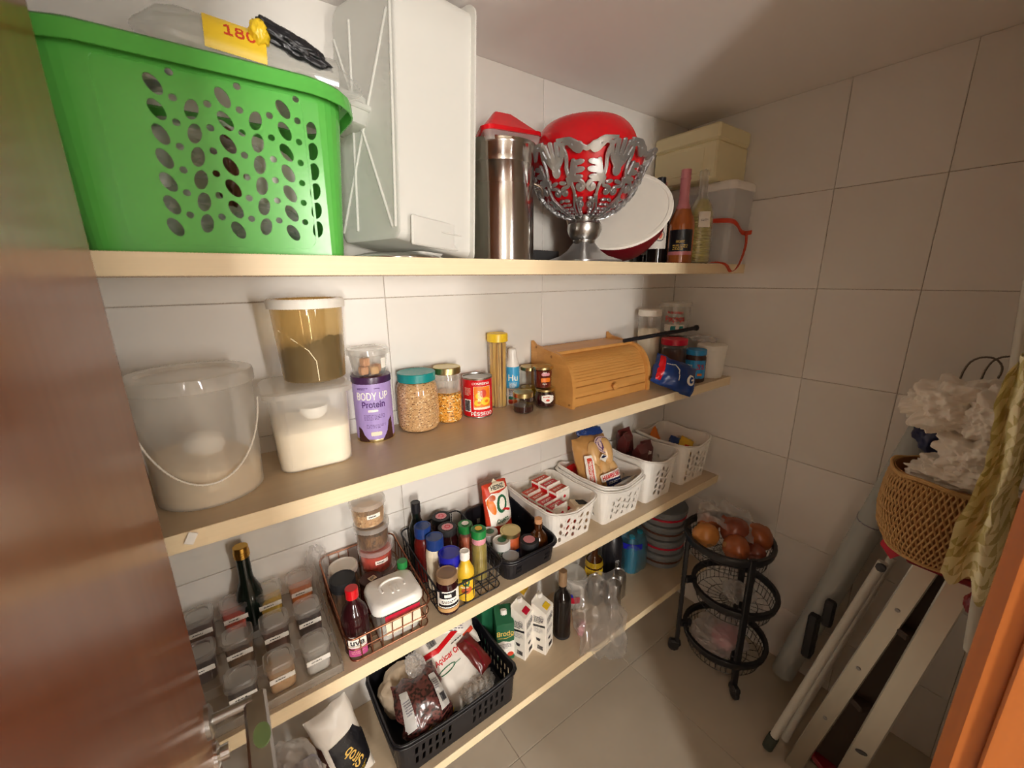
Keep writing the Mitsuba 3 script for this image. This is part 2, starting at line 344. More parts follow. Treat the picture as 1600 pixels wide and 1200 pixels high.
ys = [-1.35, -1.143, -.845, -.571, 0]
for i in range(len(ys)-1):
    for j in range(len(zs)-1):
        part(w, 'tile', b3(XE, XE+.006, ys[i]+.0008, ys[i+1]-.0008, zs[j]+.0008, zs[j+1]-.0008, .0012), 'tile2' if (i+j) % 2 else 'tile', False)
f = struct('floor', b3(-1.6, 2.4, -3.7, .1, -.1, -.004, .001), 'grout')
for i, x0 in enumerate([-1.171, -.571, .029, .629, 1.229, 1.829]):
    for j, y0 in enumerate([.302, -.298, -.898, -1.498, -2.098, -2.698, -3.298]):
        x1, y1 = min(x0+.6, 2.3), y0-.6
        part(f, 'tile', b3(x0+.001, x1-.001, max(y1, -3.6)+.001, min(y0, .0)-.001, -.008, 0, .001), 'floor', False)
struct('ceiling', b3(XW-.1, XE+.1, -1.29, .1, CEIL, CEIL+.1, .001), 'ceiling')
struct('wall_west', b3(XW-.1, XW, -1.29, .1, 0, CEIL, .001), 'plaster')
sw = [b3(XW-.1, -.22, -1.28, -1.17, 0, CEIL, .001), b3(XJ+.07, XE+.1, -1.28, -1.17, 0, CEIL, .001), b3(-.22, XJ+.07, -1.28, -1.17, 2.12, CEIL, .001)]
struct('wall_south', sw, 'plaster')
def frame_profile(x0, x1): return [b3(x0, x1, -1.30, -1.155, 0, 2.12, .012)]
struct('trim_1', cat(frame_profile(XJ, XJ+.07)+[b3(XJ-.012, XJ+.02, -1.26, -1.19, 0, 2.1, .003), b3(XJ+.01, XJ+.13, -1.172, -1.150, 0, 2.16, .008)]), 'jamb')
struct('trim_2', cat([b3(-.22, -.15, -1.30, -1.155, 0, 2.12, .006), b3(-.22, XJ+.07, -1.30, -1.155, 2.1, 2.16, .006)]), 'jamb')
# the hall behind the camera, lit by its window
WINS = [(-.88, -.48, .9, 2.05, .9), (.85, 1.15, .9, 2.05, .5)]
def rects_minus(x0, x1, z0, z1):
    g = sbox(x0, z0, x1, z1)
    for q in WINS: g = g.difference(sbox(q[0], q[2], q[1], q[3]))
    m = extr(g, .1); m.vertices = np.c_[m.vertices[:, 0], -3.7+m.vertices[:, 2], m.vertices[:, 1]]; return m
struct('wall_hall_south', rects_minus(-1.6, 2.4, 0, 2.5), 'plaster')
struct('wall_hall_west', b3(-1.7, -1.6, -3.7, -1.2, 0, 2.5, .001), 'plaster'); struct('wall_hall_east', b3(2.3, 2.4, -3.7, -1.2, 0, 2.5, .001), 'plaster')
struct('wall_hall_north', cat([b3(-1.6, XW-.1, -1.29, -1.2, 0, 2.5, .001), b3(XE+.1, 2.3, -1.4, -1.3, 0, 2.5, .001), b3(-1.6, 2.3, -1.29, -1.281, CEIL, 2.5, .001)]), 'plaster')
struct('ceiling_hall', b3(-1.6, 2.4, -3.7, -1.28, 2.5, 2.6, .001), 'ceiling')
for k, (x0, x1, z0, z1, s) in enumerate(WINS):
    wn = struct(f'window_{k+1}', [b3(x0, x0+.04, -3.65, -3.56, z0, z1, .004), b3(x1-.04, x1, -3.65, -3.56, z0, z1, .004), b3(x0, x1, -3.65, -3.56, z1-.04, z1, .004), b3(x0, x1, -3.65, -3.56, z0, z0+.04, .004)], 'white')
    scene[wn+'__pane'] = mikit.ply(mesh([(x0+.04, -3.62, z0+.04), (x1-.04, -3.62, z0+.04), (x1-.04, -3.62, z1-.04), (x0+.04, -3.62, z1-.04)], [(0, 2, 1), (0, 3, 2)]), 'm_white', emitter={'type': 'area', 'radiance': {'type': 'rgb', 'value': [c*s for c in WINDOW_LIGHT]}})
# door leaf with its lever
dr_ = struct('door_1', b3(-.15, -.112, -1.15, -.405, .01, 2.09, .003), 'door')
part(dr_, 'lever_handle', [lathe([(0, 0), (.026, 0), (.026, .006), (.02, .009), (0, .009)], 28).apply_transform(frame((-.112, -.445, .935), (0, 1, 0), (0, 0, 1))),
                           tube([(-.11, -.445, .935), (-.048, -.447, .935)], .009, 12),
                           cbox(.034, .16, .012, .004, (-.044, -.515, .935))], 'steelbrush')
part(dr_+'__lever_handle', 'grip_reflection', mv(extr(ell(0, 0, .012, .022, 0, 8), .0012), frame((-.04, -.525, .9408), (1, 0, 0), (0, 1, 0))), 'greenreflect', label='green reflection on the lever, painted as an oval')  # flat coloured oval painted in for a green reflection on the steel grip
part(dr_, 'keyhole_plate', lathe([(0, 0), (.022, 0), (.022, .005), (.012, .008), (.012, .02), (0, .02)], 24).apply_transform(frame((-.112, -.445, .86), (0, 1, 0), (0, 0, 1))), 'chrome')

def shelf(z, label, th):
    t = thing('shelf', label, 'shelf')
    part(t, 'board', b3(XW, XE, FY+.002, -.0005, z-th, z, .0008), 'shelf', False)
    part(t, 'edge_band', b3(XW, XE, FY-.0005, FY+.0018, z-th-.0003, z+.0003, .0005), 'edge', False, label='pale yellow edge band')
    return t
shelf(S1, 'topmost beige board shelf holding the green basket and the steel pot', .035)
t = shelf(S2, 'second beige board shelf from the top with jars and the bread box', .035)
part(t, 'loose_edge_end', mv(cbox(.014, .002, .022, .0006), rot(.5, [0, 1, 0], (-.092, FY-.004, S2-.012))), 'white', label='white loose end of the edge band')
shelf(S3, 'third beige board shelf with the spice jars, wire baskets and white baskets', .035)
shelf(S4, 'lowest beige board shelf with the black crate and cartons', .03)

# ------------------------------------------------------------------ generic containers
def jar_prof(r, h, neck, base=.004):
    return [(0, 0), (r-base, 0), (r, base), (r, h*.78), (r*.98, h*.84), (neck, h*.93), (neck, h)]
def screw_lid(r, h, z, ribs=0, dome=0.0):
    p = [(0, z+h-.0012+dome), (r*.8, z+h-.0012+dome*.6), (r*.86, z+h), (r-.0015, z+h), (r, z+h-.0015), (r, z+.001), (r-.001, z), (0, z)]
    return lathe(p[::-1], 40)
def capmesh(r, h, z): return lathe([(0, z), (r, z), (r, z+h-.0012), (r-.0012, z+h), (0, z+h)], 28)
def bottle_prof(r, hb, hs, rn, h):
    """radius, body height, shoulder height, neck radius, total height"""
    pts = [(0, 0), (r-.004, 0), (r, .004), (r, hb)]
    for k in range(1, 8):
        q = k/7; pts.append((rn+(r-rn)*(.5+.5*math.cos(math.pi*q)), hb+hs*q))
    return pts+[(rn, h)]
def oz(m, x, y, z): return mv(m, None, (x, y, z))

# ------------------------------------------------------------------ TOP SHELF
# green basket
G = thing('laundry_basket', 'bright green plastic basket with oval holes, at the left end of the top shelf', 'basket')
gw, gd, gh = .37, .235, .282
S = Strip(gw, gd, .028, gh, .02, lambda q, x, y: 1-.05*np.clip(abs(x)-.72, 0, 1)**2*9)
hol = []
rg = random.Random(4)
for c in range(6):
    for r in range(7):
        x, y = -.070+c*.042+(r-3)*.0012, .04+r*.0325+(.008 if c % 2 else 0)
        if y > .236: continue
        hol.append(ell(x, y, .0088, .0145, (28 if c % 2 == 0 else -14)+rg.uniform(-4, 4), 6))
        hol.append(ell(x+.0215, y+.0155-(.004 if c % 2 else -.004), .0052, .0052, 0, 3)) if c < 5 else hol.append(ell(x+.02, y+.012, .005, .005, 0, 3))
hol = [q for q in hol if q.bounds[2] < .155 and q.bounds[0] > -.135]
hs = [ell(-.07+c*.035, .06+r*.035, .009, .014, 25, 4) for c in range(5) for r in range(6)]
S0 = rotz(0, (.0475, -.158, S1))
part(G, 'body', [mv(S.wall(.0028, {0: hol, 1: hs, 2: hol, 3: hs}, 3, 6), S0), mv(S.floor(.003), S0)], 'green', 30)
pw = rrect(.27, .25, .014, 4).difference(rrect(.262, .242, .012, 4))
m = extr(pw, .0016); m = fine(m, .03); v = m.vertices.copy(); m.vertices = S.at(v[:, 0]+S.L[0]/2, v[:, 1]+.138, v[:, 2]); part(G, 'panel_border', mv(m, S0), 'green', 30)
def lip(S, v, prof, n=120):
    L = [S.loop(v, o, n)+np.array([0, 0, dz]) for o, dz in prof]; k = len(L); V = np.vstack(L)
    return mesh(V, [q for a in range(k) for i in range(n) for q in ((a*n+i, a*n+(i+1) % n, ((a+1) % k)*n+(i+1) % n), (a*n+i, ((a+1) % k)*n+(i+1) % n, ((a+1) % k)*n+i))])
part(G, 'rim', mv(lip(S, gh, [(-.003, -.006), (-.001, .003), (.006, .006), (.017, .005), (.021, .001), (.0225, -.022), (.020, -.022), (.018, -.002), (.008, .002), (.003, -.006)]), S0), 'green', 40)
# what fills it
cup = []
for k in range(30):
    z = k*.0072; cup += [(.0365, z), (.0375, z+.0016), (.0375, z+.0036), (.0362, z+.0042)]
cs = lathe([(0, 0)]+cup+[(.036, 30*.0072), (.024, 30*.0072+.05), (0, 30*.0072+.05)], 28)
Q = thing('cup_sleeve', 'sleeve of clear plastic cups with a yellow label, on top of the green basket', 'plastic cups')
F = rot(-math.pi/2, [0, 1, 0], (.262, -.2, 2.0)) @ rot(.06, [0, 1, 0])
part(Q, 'cups', mv(cs, F), 'frost', 30)
fl = lathe([(.002, -.055), (.014, -.04), (.03, -.01), (.0405, 0), (.0405, .12), (.0405, .235), (.034, .262), (.012, .29), (.003, .3)], 36); fl.vertices *= (1+.05*(meshkit.fbm(fl.vertices*60, 3, 2)-.5))[:, None]
part(Q, 'film', mv(fl, F), 'film', 40)
lab = wrap(sbox(-.045, .118, .02, .205), .0425, math.radians(-52), (0, 0, 0), .0004, .01, .0003)
part(Q, 'label', mv(lab, F), 'yellow', 30, label='yellow label')
tx = text('180', .018, True); tx.apply_transform(rotz(-math.pi/2)); part(Q, 'label_print', mv(wrap(tx, .0425, math.radians(-66), (0, 0, .155), .0009, .006), F), 'orangered', False, label='red figures')
kn = blob(.035, .03, .12, 7, .35, 3.5, 4); part(Q, 'twisted_end', mv(kn, rot(1.9, [0, 1, 0], (.19, -.238, 2.032))), 'black', 40, label='black and yellow printed twisted end of the film')
part(Q+'__twisted_end', 'yellow_print', mv(blob(.03, .03, .04, 9, .3, 3, 3), None, (.138, -.238, 2.036)), 'yellow', 40)
Q = thing('food_bag', 'clear bag with red and blue print at the left on top of the green basket', 'plastic bag')
P_ = Pillow(.2, .13, .06, 3, .006, 30)
FB = frame((-.085, -.19, 1.966), (1, .05, -.03), (0, .75, .6))
part(Q, 'film', mv(P_.mesh(), FB), 'filmthick', 40); part(Q, 'red_print', mv(P_.drape(ell(.03, -.02, .02, .014, 0, 6)), FB), 'orangered', False); part(Q, 'blue_print', mv(P_.drape(MultiPolygon([rrect(.05, .016, .005), affinity.translate(rrect(.03, .012, .004), .01, -.02)]), (.065, .02)), FB), 'skyblue', False)
part(Q, 'contents', mv(blob(.16, .1, .035, 5, .2), FB), 'bagwhite', 40)
single('folded_bag', 'dark navy folded bag sticking out at the left end of the green basket', 'bag', oz(blob(.16, .09, .07, 11, .2, 2.5), -.07, -.13, 1.985), 'navy', 40)
Q = thing('plastic_container', 'milky lidded plastic container sticking out at the right end of the green basket', 'container')
C0 = rot(.08, [0, 1, 0], (.258, -.115, 1.955)); C0 = C0 @ rotz(.2)
part(Q, 'tub', mv(rtub([(.13, .1, 0), (.15, .115, .004), (.165, .125, .03)], .025), C0), 'milky'); part(Q, 'lid', mv(rtub([(.172, .132, .03), (.178, .138, .033), (.178, .138, .04), (.16, .12, .045), (.155, .115, .058)], .025), C0), 'milky')
for k, (x, y, z, sx, sy, sz, mm, lb) in enumerate([(-.01, -.17, 1.74, .12, .13, .1, 'filmthick', 'crumpled clear bag low inside the green basket at the left'), (.12, -.17, 1.73, .13, .12, .09, 'filmthick', 'crumpled clear bag low inside the green basket at the right'),
                                                   (.03, -.16, 1.86, .17, .13, .1, 'filmthick', 'crumpled clear bag high inside the green basket'), (.06, -.2, 1.83, .05, .04, .13, 'brown', 'dark brown packet inside the green basket')]):
    single('plastic_bag' if mm != 'brown' else 'packet', lb, 'plastic bag' if mm != 'brown' else 'packet', oz(blob(sx, sy, sz, 20+k, .25, 3), x, y, z), mm, 30)
single('folded_sheet', 'white folded plastic sheet standing inside the green basket', 'plastic sheet', oz(blob(.26, .02, .2, 31, .1, 2, 4, 4), .06, -.09, 1.81), 'whitesoft', 30)

# metal lids under the white bin
Q = thing('metal_lid', 'round steel pot lid lying under the standing white bin', 'pot lid', None); part(Q, 'plate', lathe([(0, .012), (.07, .012), (.098, .006), (.108, .001), (.11, .003), (.1, .0085), (.07, .015), (0, .015)], 48, (.375, -.165, S1)), 'steel', 30)
part(Q, 'rim', tube([(.375+.11*math.cos(a), -.165+.11*math.sin(a), S1+.003) for a in np.linspace(0, 2*np.pi, 60, endpoint=False)], .0025, 6, True), 'steel', 60)
# white bin on end
B = thing('storage_bin', 'tall white plastic bin standing on end between green basket and steel pot', 'storage bin')
def binsec(z, w, d, r, k): return z
W_, D_, H_ = .215, .245, .55
bl_, tp_ = 0.93, 1.0
def bloop(x, s, r=.02):
    q = np.array(rrect(D_*s, H_*s, r, 5).exterior.coords)[:-1]; return np.c_[np.full(len(q), x), q[:, 0], q[:, 1]+H_/2]
secs = [bloop(0, .86, .02), bloop(.004, .90, .022), bloop(W_, 1.0, .022), bloop(W_-.001, .985, .02), bloop(.006, .885, .02), bloop(.005, .3, .02)]
BM = rotz(math.radians(17), (.318, -.148, S1+.0165)) @ rot(math.radians(3.5), [0, 1, 0])
part(B, 'shell', mv(loft(secs), BM), 'binwhite', 30)
fl_ = extr(rrect(D_+.022, H_+.022, .024, 5).difference(rrect(D_*.985, H_*.985, .02, 5)), .006); fl_.apply_transform(np.array([[0, 0, 1, W_-.006], [1, 0, 0, 0], [0, 1, 0, H_/2], [0, 0, 0, 1.0]]))
part(B, 'rim', mv(fl_, BM), 'binwhite', 30)
part(B, 'handle_step', mv(cbox(.185, .008, .062, .003), BM @ rotz(math.radians(4.5), (.112, -.1185, .046))), 'binwhite', False)
part(B, 'latch_line', mv(cbox(.07, .003, .003, .001), BM @ rotz(math.radians(4.5), (.145, -.1232, .052))), 'binwhite', False)
for (y0, z0, y1, z1) in [(-.09, .05, .1, .46), (-.09, .46, .1, .05), (-.1, .05, -.1, .48), (.04, .05, .04, .48)]:
    part(B, 'rib', mv(tube([(-.001, y0, z0), (-.001, y1, z1)], .0035, 6), BM), 'binwhite', 60)
part(B, 'foot', mv(rtub([(.065, .06, -.014), (.05, .05, -.014), (.075, .07, .006)][1:], .01), BM @ rotz(0, (.1, -.07, 0))), 'binwhite', 30)
# steel pot
Pt = thing('stock_pot', 'shiny stainless steel stock pot beside the tall white bin', 'pot')
px, py = .70, -.13
part(Pt, 'body', lathe([(0, 0), (.09, 0), (.0945, .006), (.0945, .245), (.095, .25), (.0965, .262), (.097, .29), (.1, .296), (.1015, .299), (.1005, .301), (.096, .297), (.095, .26), (.093, .01), (0, .008)], 64, (px, py, S1)), 'steel', 40)
a0 = facing(px, py)
for s in (1, -1):
    a = a0+s*1.45; c, d = math.cos(a), math.sin(a)
    part(Pt, 'handle', tube(smoothpath([(px+.097*c-.03*d*q, py+.097*d+.03*c*q, S1+.2) if abs(q) == 1 else (px+.118*c-.026*d*q, py+.118*d+.026*c*q, S1+.195-.02*(1-abs(q))) for q in (-1, -.7, 0, .7, 1)], 20), .0035, 8), 'steel', 60)
part(Pt, 'lid', lathe([(0, .292), (.0945, .286), (.095, .289), (0, .295)], 48, (px, py, S1)), 'steel', 30)
Q = thing('wedge_container', 'red wedge-shaped lidded container lying on the steel pot', 'container')
tri = Polygon([(-.085, -.045), (.085, -.055), (.01, .075)]).buffer(.012)
QM = rot(math.radians(-7), [0, 1, 0], (px+.0, py+.0, S1+.3)) @ rotz(.25)
def tap(poly, z0, z1, s): 
    q0 = np.array(poly.exterior.coords)[:-1]; c = q0.mean(0); q1 = c+(q0-c)*s; return loft([np.c_[q0, np.full(len(q0), z0)], np.c_[q1, np.full(len(q1), z1)]])
part(Q, 'base', mv(tap(tri, .0, .022, 1.08), QM), 'frost'); part(Q, 'lid', mv(cat([tap(tri.buffer(.01), .02, .03, 1.0), tap(tri.buffer(.004), .03, .075, .3)]), QM), 'red', 30, label='red lid')

# ornate fruit bowl
fx, fy_ = .957, -.208
Fb = thing('fruit_bowl', 'ornate silver openwork fruit bowl on a pedestal, in front of the leaning lidded bowl', 'fruit bowl')
prof = [(.03, .128), (.06, .134), (.093, .149), (.12, .170), (.138, .194), (.152, .220), (.162, .248), (.171, .276), (.178, .298)]
pr = np.array(prof); lens = np.r_[0, np.cumsum(np.linalg.norm(np.diff(pr, axis=0), axis=1))]; Ltot = lens[-1]
def bowl_at(u, s, out):
    r = np.interp(s, lens, pr[:, 0]); z = np.interp(s, lens, pr[:, 1]); e = .003
    dr_, dz_ = np.interp(s+e, lens, pr[:, 0])-np.interp(s-e, lens, pr[:, 0]), np.interp(s+e, lens, pr[:, 1])-np.interp(s-e, lens, pr[:, 1]); l = np.hypot(dr_, dz_)+1e-9
    return r+out*dz_/l, z-out*dr_/l
def spiral(cx, cy, r, turns, a0, sgn, n=26, tail=None):
    t = np.linspace(0, 1, n); a = a0+sgn*turns*2*np.pi*t; q = np.c_[cx+r*(1-t*.93)*np.cos(a), cy+r*(1-t*.93)*np.sin(a)]
    return np.vstack([tail, q]) if tail is not None else q
def stroke(pts, w): return LineString(smoothpath(np.c_[np.asarray(pts), np.zeros(len(pts))], 40)[:, :2]).buffer(w, quad_segs=3)
# one sector in (u metres at mid radius, s metres up the wall), u mirrored
half = [stroke([(.021, .256), (.033, .225), (.031, .19), (.04, .155), (.046, .12), (.036, .085), (.03, .055), (.036, .02), (.036, .006)], .0048),
        stroke(spiral(.064, .142, .015, 1.15, 1.2, -1, tail=[(.05, .21), (.044, .185), (.046, .16), (.054, .16)]), .0055),
        ell(.062, .205, .0165, .0075, 12), ell(.062, .186, .0175, .0085, 8), ell(.06, .168, .015, .007, 0), ell(.05, .19, .009, .024, -8),
        stroke(spiral(.062, .242, .0115, 1.1, -1.2, 1, tail=[(.03, .25), (.04, .252), (.05, .242)]), .0048),
        stroke([(.022, .262), (.045, .259), (.065, .246), (.0825, .236)], .0058),
        stroke(spiral(.063, .083, .011, 1.1, 1.2, -1, tail=[(.05, .115), (.048, .1)]), .0045), ell(.063, .105, .012, .006, 10), ell(.056, .062, .011, .005, 0), ell(.057, .048, .012, .005, 0), ell(.058, .034, .012, .005, 0), stroke([(.05, .1), (.048, .06), (.05, .02)], .004),
        stroke(spiral(.015, .128, .0125, 1.1, 1.9, 1, tail=[(.03, .165), (.03, .145)]), .0048), ell(.014, .155, .012, .006, -12), ell(.012, .1, .012, .0055, -10), ell(.012, .083, .012, .005, 0), ell(.014, .066, .013, .005, 0), ell(.016, .05, .013, .005, 0), ell(.018, .034, .013, .005, 0)]
fan = [stroke([(0, .186), (.0115*k, .225), (.014*k, .256-.0025*k*k)], .0056) for k in (-2, -1, 0, 1, 2)]+[ell(0, .186, .013, .016)]
motif = unary_union(half); motif = unary_union([motif, affinity.scale(motif, -1, 1, origin=(0, 0))]+fan)
ring = sbox(-.09, 0, .09, .012)
motif = motif.union(ring).simplify(.0005)
Rm = .15
def bend(poly, off, th, sect):
    m = fine(extr(poly, th), .012); v = m.vertices; s = np.clip(v[:, 1]*Ltot/.265, 0, Ltot)
    r, z = bowl_at(0, s, off+v[:, 2]); a = v[:, 0]/.0825*(math.pi/6)+sect*math.pi/3
    # tip of each shell flares out a little
    k = np.clip(v[:, 1]-.21, 0, 1)*.25
    return mesh(np.c_[(r+k)*np.cos(a), (r+k)*np.sin(a), z], m.faces)
A0 = facing(fx, fy_)+math.pi/6
FM = rotz(A0, (fx, fy_, S1))
inner, inner2 = motif.buffer(-.0013), motif.buffer(-.0028)
for k in range(6):
    part(Fb, 'scroll_panel', mv(cat([bend(motif, 0, .0035, k), bend(inner, .0034, .0016, k), bend(inner2, .0049, .0013, k)]), FM), 'silver', 75)
part(Fb, 'stem', lathe([(0, .052), (.03, .055), (.034, .062), (.034, .066), (.046, .078), (.052, .095), (.05, .112), (.04, .124), (.046, .128), (.05, .133), (.0, .135)], 40, (fx, fy_, S1)), 'steelbrush', 30)
ft = []
for z, s, tw in [(0, .105, 0), (.006, .105, 0), (.009, .098, 0), (.02, .066, 0), (.035, .046, 0), (.052, .034, 0), (.058, .03, 0)]:
    q = np.array([((s+s*.0*math.cos(4*t))*np.sign(math.cos(t))*abs(math.cos(t))**(.45)*.92, s*.92*np.sign(math.sin(t))*abs(math.sin(t))**(.45)) for t in np.linspace(0, 2*np.pi, 32, endpoint=False)])
    ft.append(np.c_[q, np.full(len(q), z)])
part(Fb, 'foot', mv(loft(ft), rotz(A0-math.pi/6+math.pi/4, (fx, fy_, S1))), 'silver', 40)
single('red_bowl', 'red plastic bowl lining the ornate silver fruit bowl', 'bowl', lathe([(0, .139)]+[(r-.008, z+.004) for r, z in prof[1:8]]+[(r-.0105, z+.004) for r, z in prof[1:8]][::-1]+[(0, .142)], 48, (fx, fy_, S1)), 'red', 40)
Q = thing('mixing_bowl', 'bright red bowl turned upside down on top of the ornate silver fruit bowl', 'bowl')
dome = [(.15, .0), (.156, .0), (.156, .004), (.152, .014), (.148, .036), (.134, .068), (.108, .094), (.07, .109), (.04, .113), (0, .113)]
DM = rot(math.radians(8), [.6, -.8, 0], (fx-.002, fy_+.006, S1+.288))
dome = dome[:3]+[tuple(q) for q in smoothpath(np.c_[np.array(dome[3:]), np.zeros(len(dome)-3)], 26)[:, :2]]; dome[-1] = (0, dome[-1][1])
part(Q, 'bowl', mv(lathe(dome, 64), DM), 'red', 40); part(Q, 'spout', mv(rtub([(.05, .03, .0), (.05, .03, .005), (.03, .02, .012)], .012), DM @ rotz(-.55) @ rotz(0, (.158, 0, 0))), 'red')

# leaning lidded bowl
Q = thing('lidded_bowl', 'dark red bowl with flat white lid tipped on its side behind the fruit bowl', 'bowl')
LM = np.eye(4); nn = np.array([-.64, -.44, .63]); nn /= np.linalg.norm(nn); LM = frame((1.152, -.17, S1+.172), np.cross([0, 0, 1], nn), np.cross(nn, np.cross([0, 0, 1], nn)))
part(Q, 'bowl', mv(lathe([(0, -.15), (.075, -.15), (.085, -.145), (.125, -.11), (.152, -.06), (.16, -.012), (.168, -.008), (.168, -.002), (.16, 0), (0, 0)], 56), LM), 'darkred', 35)
part(Q, 'lid', mv(lathe([(0, .002), (.172, .0), (.1735, .004), (.17, .008), (.16, .0085), (.157, .006), (.155, .0065), (.0, .0065)], 56), LM), 'whitesoft', 30, label='flat white lid')
single('grey_box', 'dark grey box lying behind the foot of the silver fruit bowl', 'box', mv(cbox(.15, .08, .042, .003), rotz(.12, (.895, -.048, S1+.021))), 'darkgrey', False)

def add_bottle(name, label, x, y, z, prof, mat, capr, capz, caph, capmat, group=None, caplabel=None, foil=None):
    t = thing(name, label, 'bottle', group)
    part(t, 'body', lathe(prof, 32, (x, y, z)), mat, 35)
    if foil: part(t, 'foil', lathe([(prof_r(prof, q)+.0012, q) for q in np.linspace(foil[0], foil[1]-.001, 8)]+[(0, foil[1]+.001)], 28, (x, y, z)), foil[2], 35, label=foil[3])
    if capmat: part(t, 'cap', oz(capmesh(capr, caph, capz), x, y, z), capmat, 35, label=caplabel)
    return t
wine = bottle_prof(.037, .175, .055, .0145, .30)
def wlabel(t, x, y, z, prof, z0, z1, half, mat, da=0, name='label', lb=None, eps=.0006):
    a = facing(x, y)+da
    return part(t, name, wrap(rrect(2*half, z1-z0, .003, 2), prof, a, (x, y, z+(z0+z1)/2, (z0+z1)/2), eps), mat, 30, label=lb)
def wtext(t, x, y, z, prof, s, h, zc, mat, da=0, bold=True, sx=1.0, name='lettering', eps=.0014, dx=0):
    m = text(s, h, bold, .0004, sx); m.vertices[:, 0] += dx
    return part(t, name, wrap(m, prof, facing(x, y)+da, (x, y, z+zc, zc), eps, .006), mat, False)
def wshape(t, x, y, z, prof, poly, zc, mat, da=0, eps=.0014, name='print'):
    return part(t, name, wrap(poly, prof, facing(x, y)+da, (x, y, z+zc, zc), eps, .008), mat, False)
x, y = 1.322, -.262
x, y = 1.385, -.165
t = add_bottle('wine_bottle', 'dark wine bottle with a white label, just left of the pink-foil sparkling bottle', x, y, S1, wine, 'darkglass', .0155, .25, .05, 'black')
wlabel(t, x, y, S1, wine, .055, .14, .034, 'paper', 0, lb='white label'); wshape(t, x, y, S1, wine, ell(.008, 0, .017, .02, 0, 8), .1, 'inkgrey'); wshape(t, x, y, S1, wine, ell(.008, 0, .0135, .016, 0, 8), .1, 'paperwarm', eps=.0018); wshape(t, x, y, S1, wine, Polygon([(0, .006), (.01, .012), (.017, .005), (.014, -.006), (.008, -.012), (.002, -.004)]), .1, 'orangered', eps=.0022); wshape(t, x, y, S1, wine, affinity.rotate(barcode(.018, .012), 90), .085, 'ink', 0, .0014, 'barcode') if False else None
x2, y2 = 1.47, -.075
t = add_bottle('wine_bottle', 'dark wine bottle farthest back in the row, beside the leaning lidded bowl', x2-.03, y2+.01, S1, wine, 'darkglass', .0155, .25, .055, 'rose', caplabel='pink foil cap'); wlabel(t, x2-.03, y2+.01, S1, wine, .04, .12, .034, 'paper')
spark = bottle_prof(.0425, .13, .09, .0155, .31)
x, y = 1.41, -.245
t = add_bottle('sparkling_bottle', 'rose sparkling wine bottle with pink foil neck and black label', x, y, S1, spark, 'rosewine', 0, 0, 0, None, foil=(.185, .315, 'rose', 'pink foil'))
wlabel(t, x, y, S1, spark, .035, .115, .044, 'black', 0, lb='black label'); wtext(t, x, y, S1, spark, 'ROSE', .008, .075, 'gold_print'); wshape(t, x, y, S1, spark, affinity.scale(lines(.05, .02, 3, 2), 1, 1), .056, 'gold_print'); wlabel(t, x, y, S1, spark, .03, .042, .046, 'rose', 0, 'label_band', eps=.0012)
part(t, 'neck_ring', tube([(x+.0172*math.cos(a), y+.0172*math.sin(a), S1+.285) for a in np.linspace(0, 6.283, 24, endpoint=False)], .0018, 6, True), 'rose', 60)
t = add_bottle('sparkling_bottle', 'pink-capped bottle half hidden behind the rose sparkling bottle', 1.52, -.075, S1, spark, 'darkglass', 0, 0, 0, None, foil=(.185, .315, 'rose', 'pink foil'))
rib = [(0, 0), (.036, 0), (.04, .004)]
for k in range(24): z = .008+k*.0068; rib += [(.042, z), (.0435, z+.0034)]
rib += [(.042, .178), (.036, .2), (.024, .22), (.0155, .235), (.0145, .3), (.0165, .303), (.0165, .318), (.013, .32)]
x, y = 1.497, -.262
t = add_bottle('ribbed_bottle', 'clear ribbed bottle of pale yellow wine in front of the translucent tub', x, y, S1, rib, 'clear', 0, 0, 0, None)
part(t, 'wine', lathe([(0, .003)]+[(max(r-.0025, .002), z) for r, z in rib[2:56]]+[(0, .222)], 28, (x, y, S1)), 'bottlegreen', 30, label='pale yellow wine') if False else part(t, 'wine', lathe([(0, .004), (.0385, .006), (.039, .176), (.032, .2), (.02, .222), (0, .222)], 28, (x, y, S1)), 'palewine', 30, label='pale yellow wine')
wlabel(t, x, y, S1, [(.0437, 0), (.0437, .4)], .125, .178, .02, 'paper', .35, lb='white label'); wshape(t, x, y, S1, .0437, lines(.024, .008, 2, 4), .15, 'inkgrey', .35)
# tub, foam box, strap
Q = thing('storage_tub', 'translucent white plastic tub in the right corner of the top shelf, under the foam box', 'tub')
tx0, tx1, ty0, ty1 = 1.602, 1.774, -.322, -.02
tw, td = tx1-tx0, ty1-ty0
TM = rotz(0, ((tx0+tx1)/2, (ty0+ty1)/2, S1))
part(Q, 'tub', mv(rtub([(tw*.88, td*.9, 0), (tw*.9, td*.92, .003), (tw*.97, td*.985, .27)], .022), TM), 'tubfrost', 30); part(Q, 'lid', mv(rtub([(tw*.99, td, .265), (tw, td*1.005, .268), (tw, td*1.005, .288), (tw*.95, td*.96, .296)], .024), TM), 'white', 30)
Q = thing('foam_box', 'cream foam box with scuffed front on the translucent tub, under the ceiling', 'foam box')
part(Q, 'box', b3(1.552, 1.772, -.268, -.006, S1+.298, S1+.43, .006), 'foam', 30); part(Q, 'lid', b3(1.548, 1.774, -.273, -.004, S1+.43, S1+.485, .008), 'foam', 30)
part(Q, 'panel', mv(cbox(.15, .085, .003, .001), frame((1.5515, -.145, S1+.372), (0, -1, 0), (0, 0, 1))), 'foam', False)
st = smoothpath([(1.5905, -.12, S1+.132), (1.592, -.21, S1+.158), (1.594, -.29, S1+.156), (1.607, -.327, S1+.15), (1.66, -.333, S1+.118), (1.735, -.337, S1+.118)], 30)
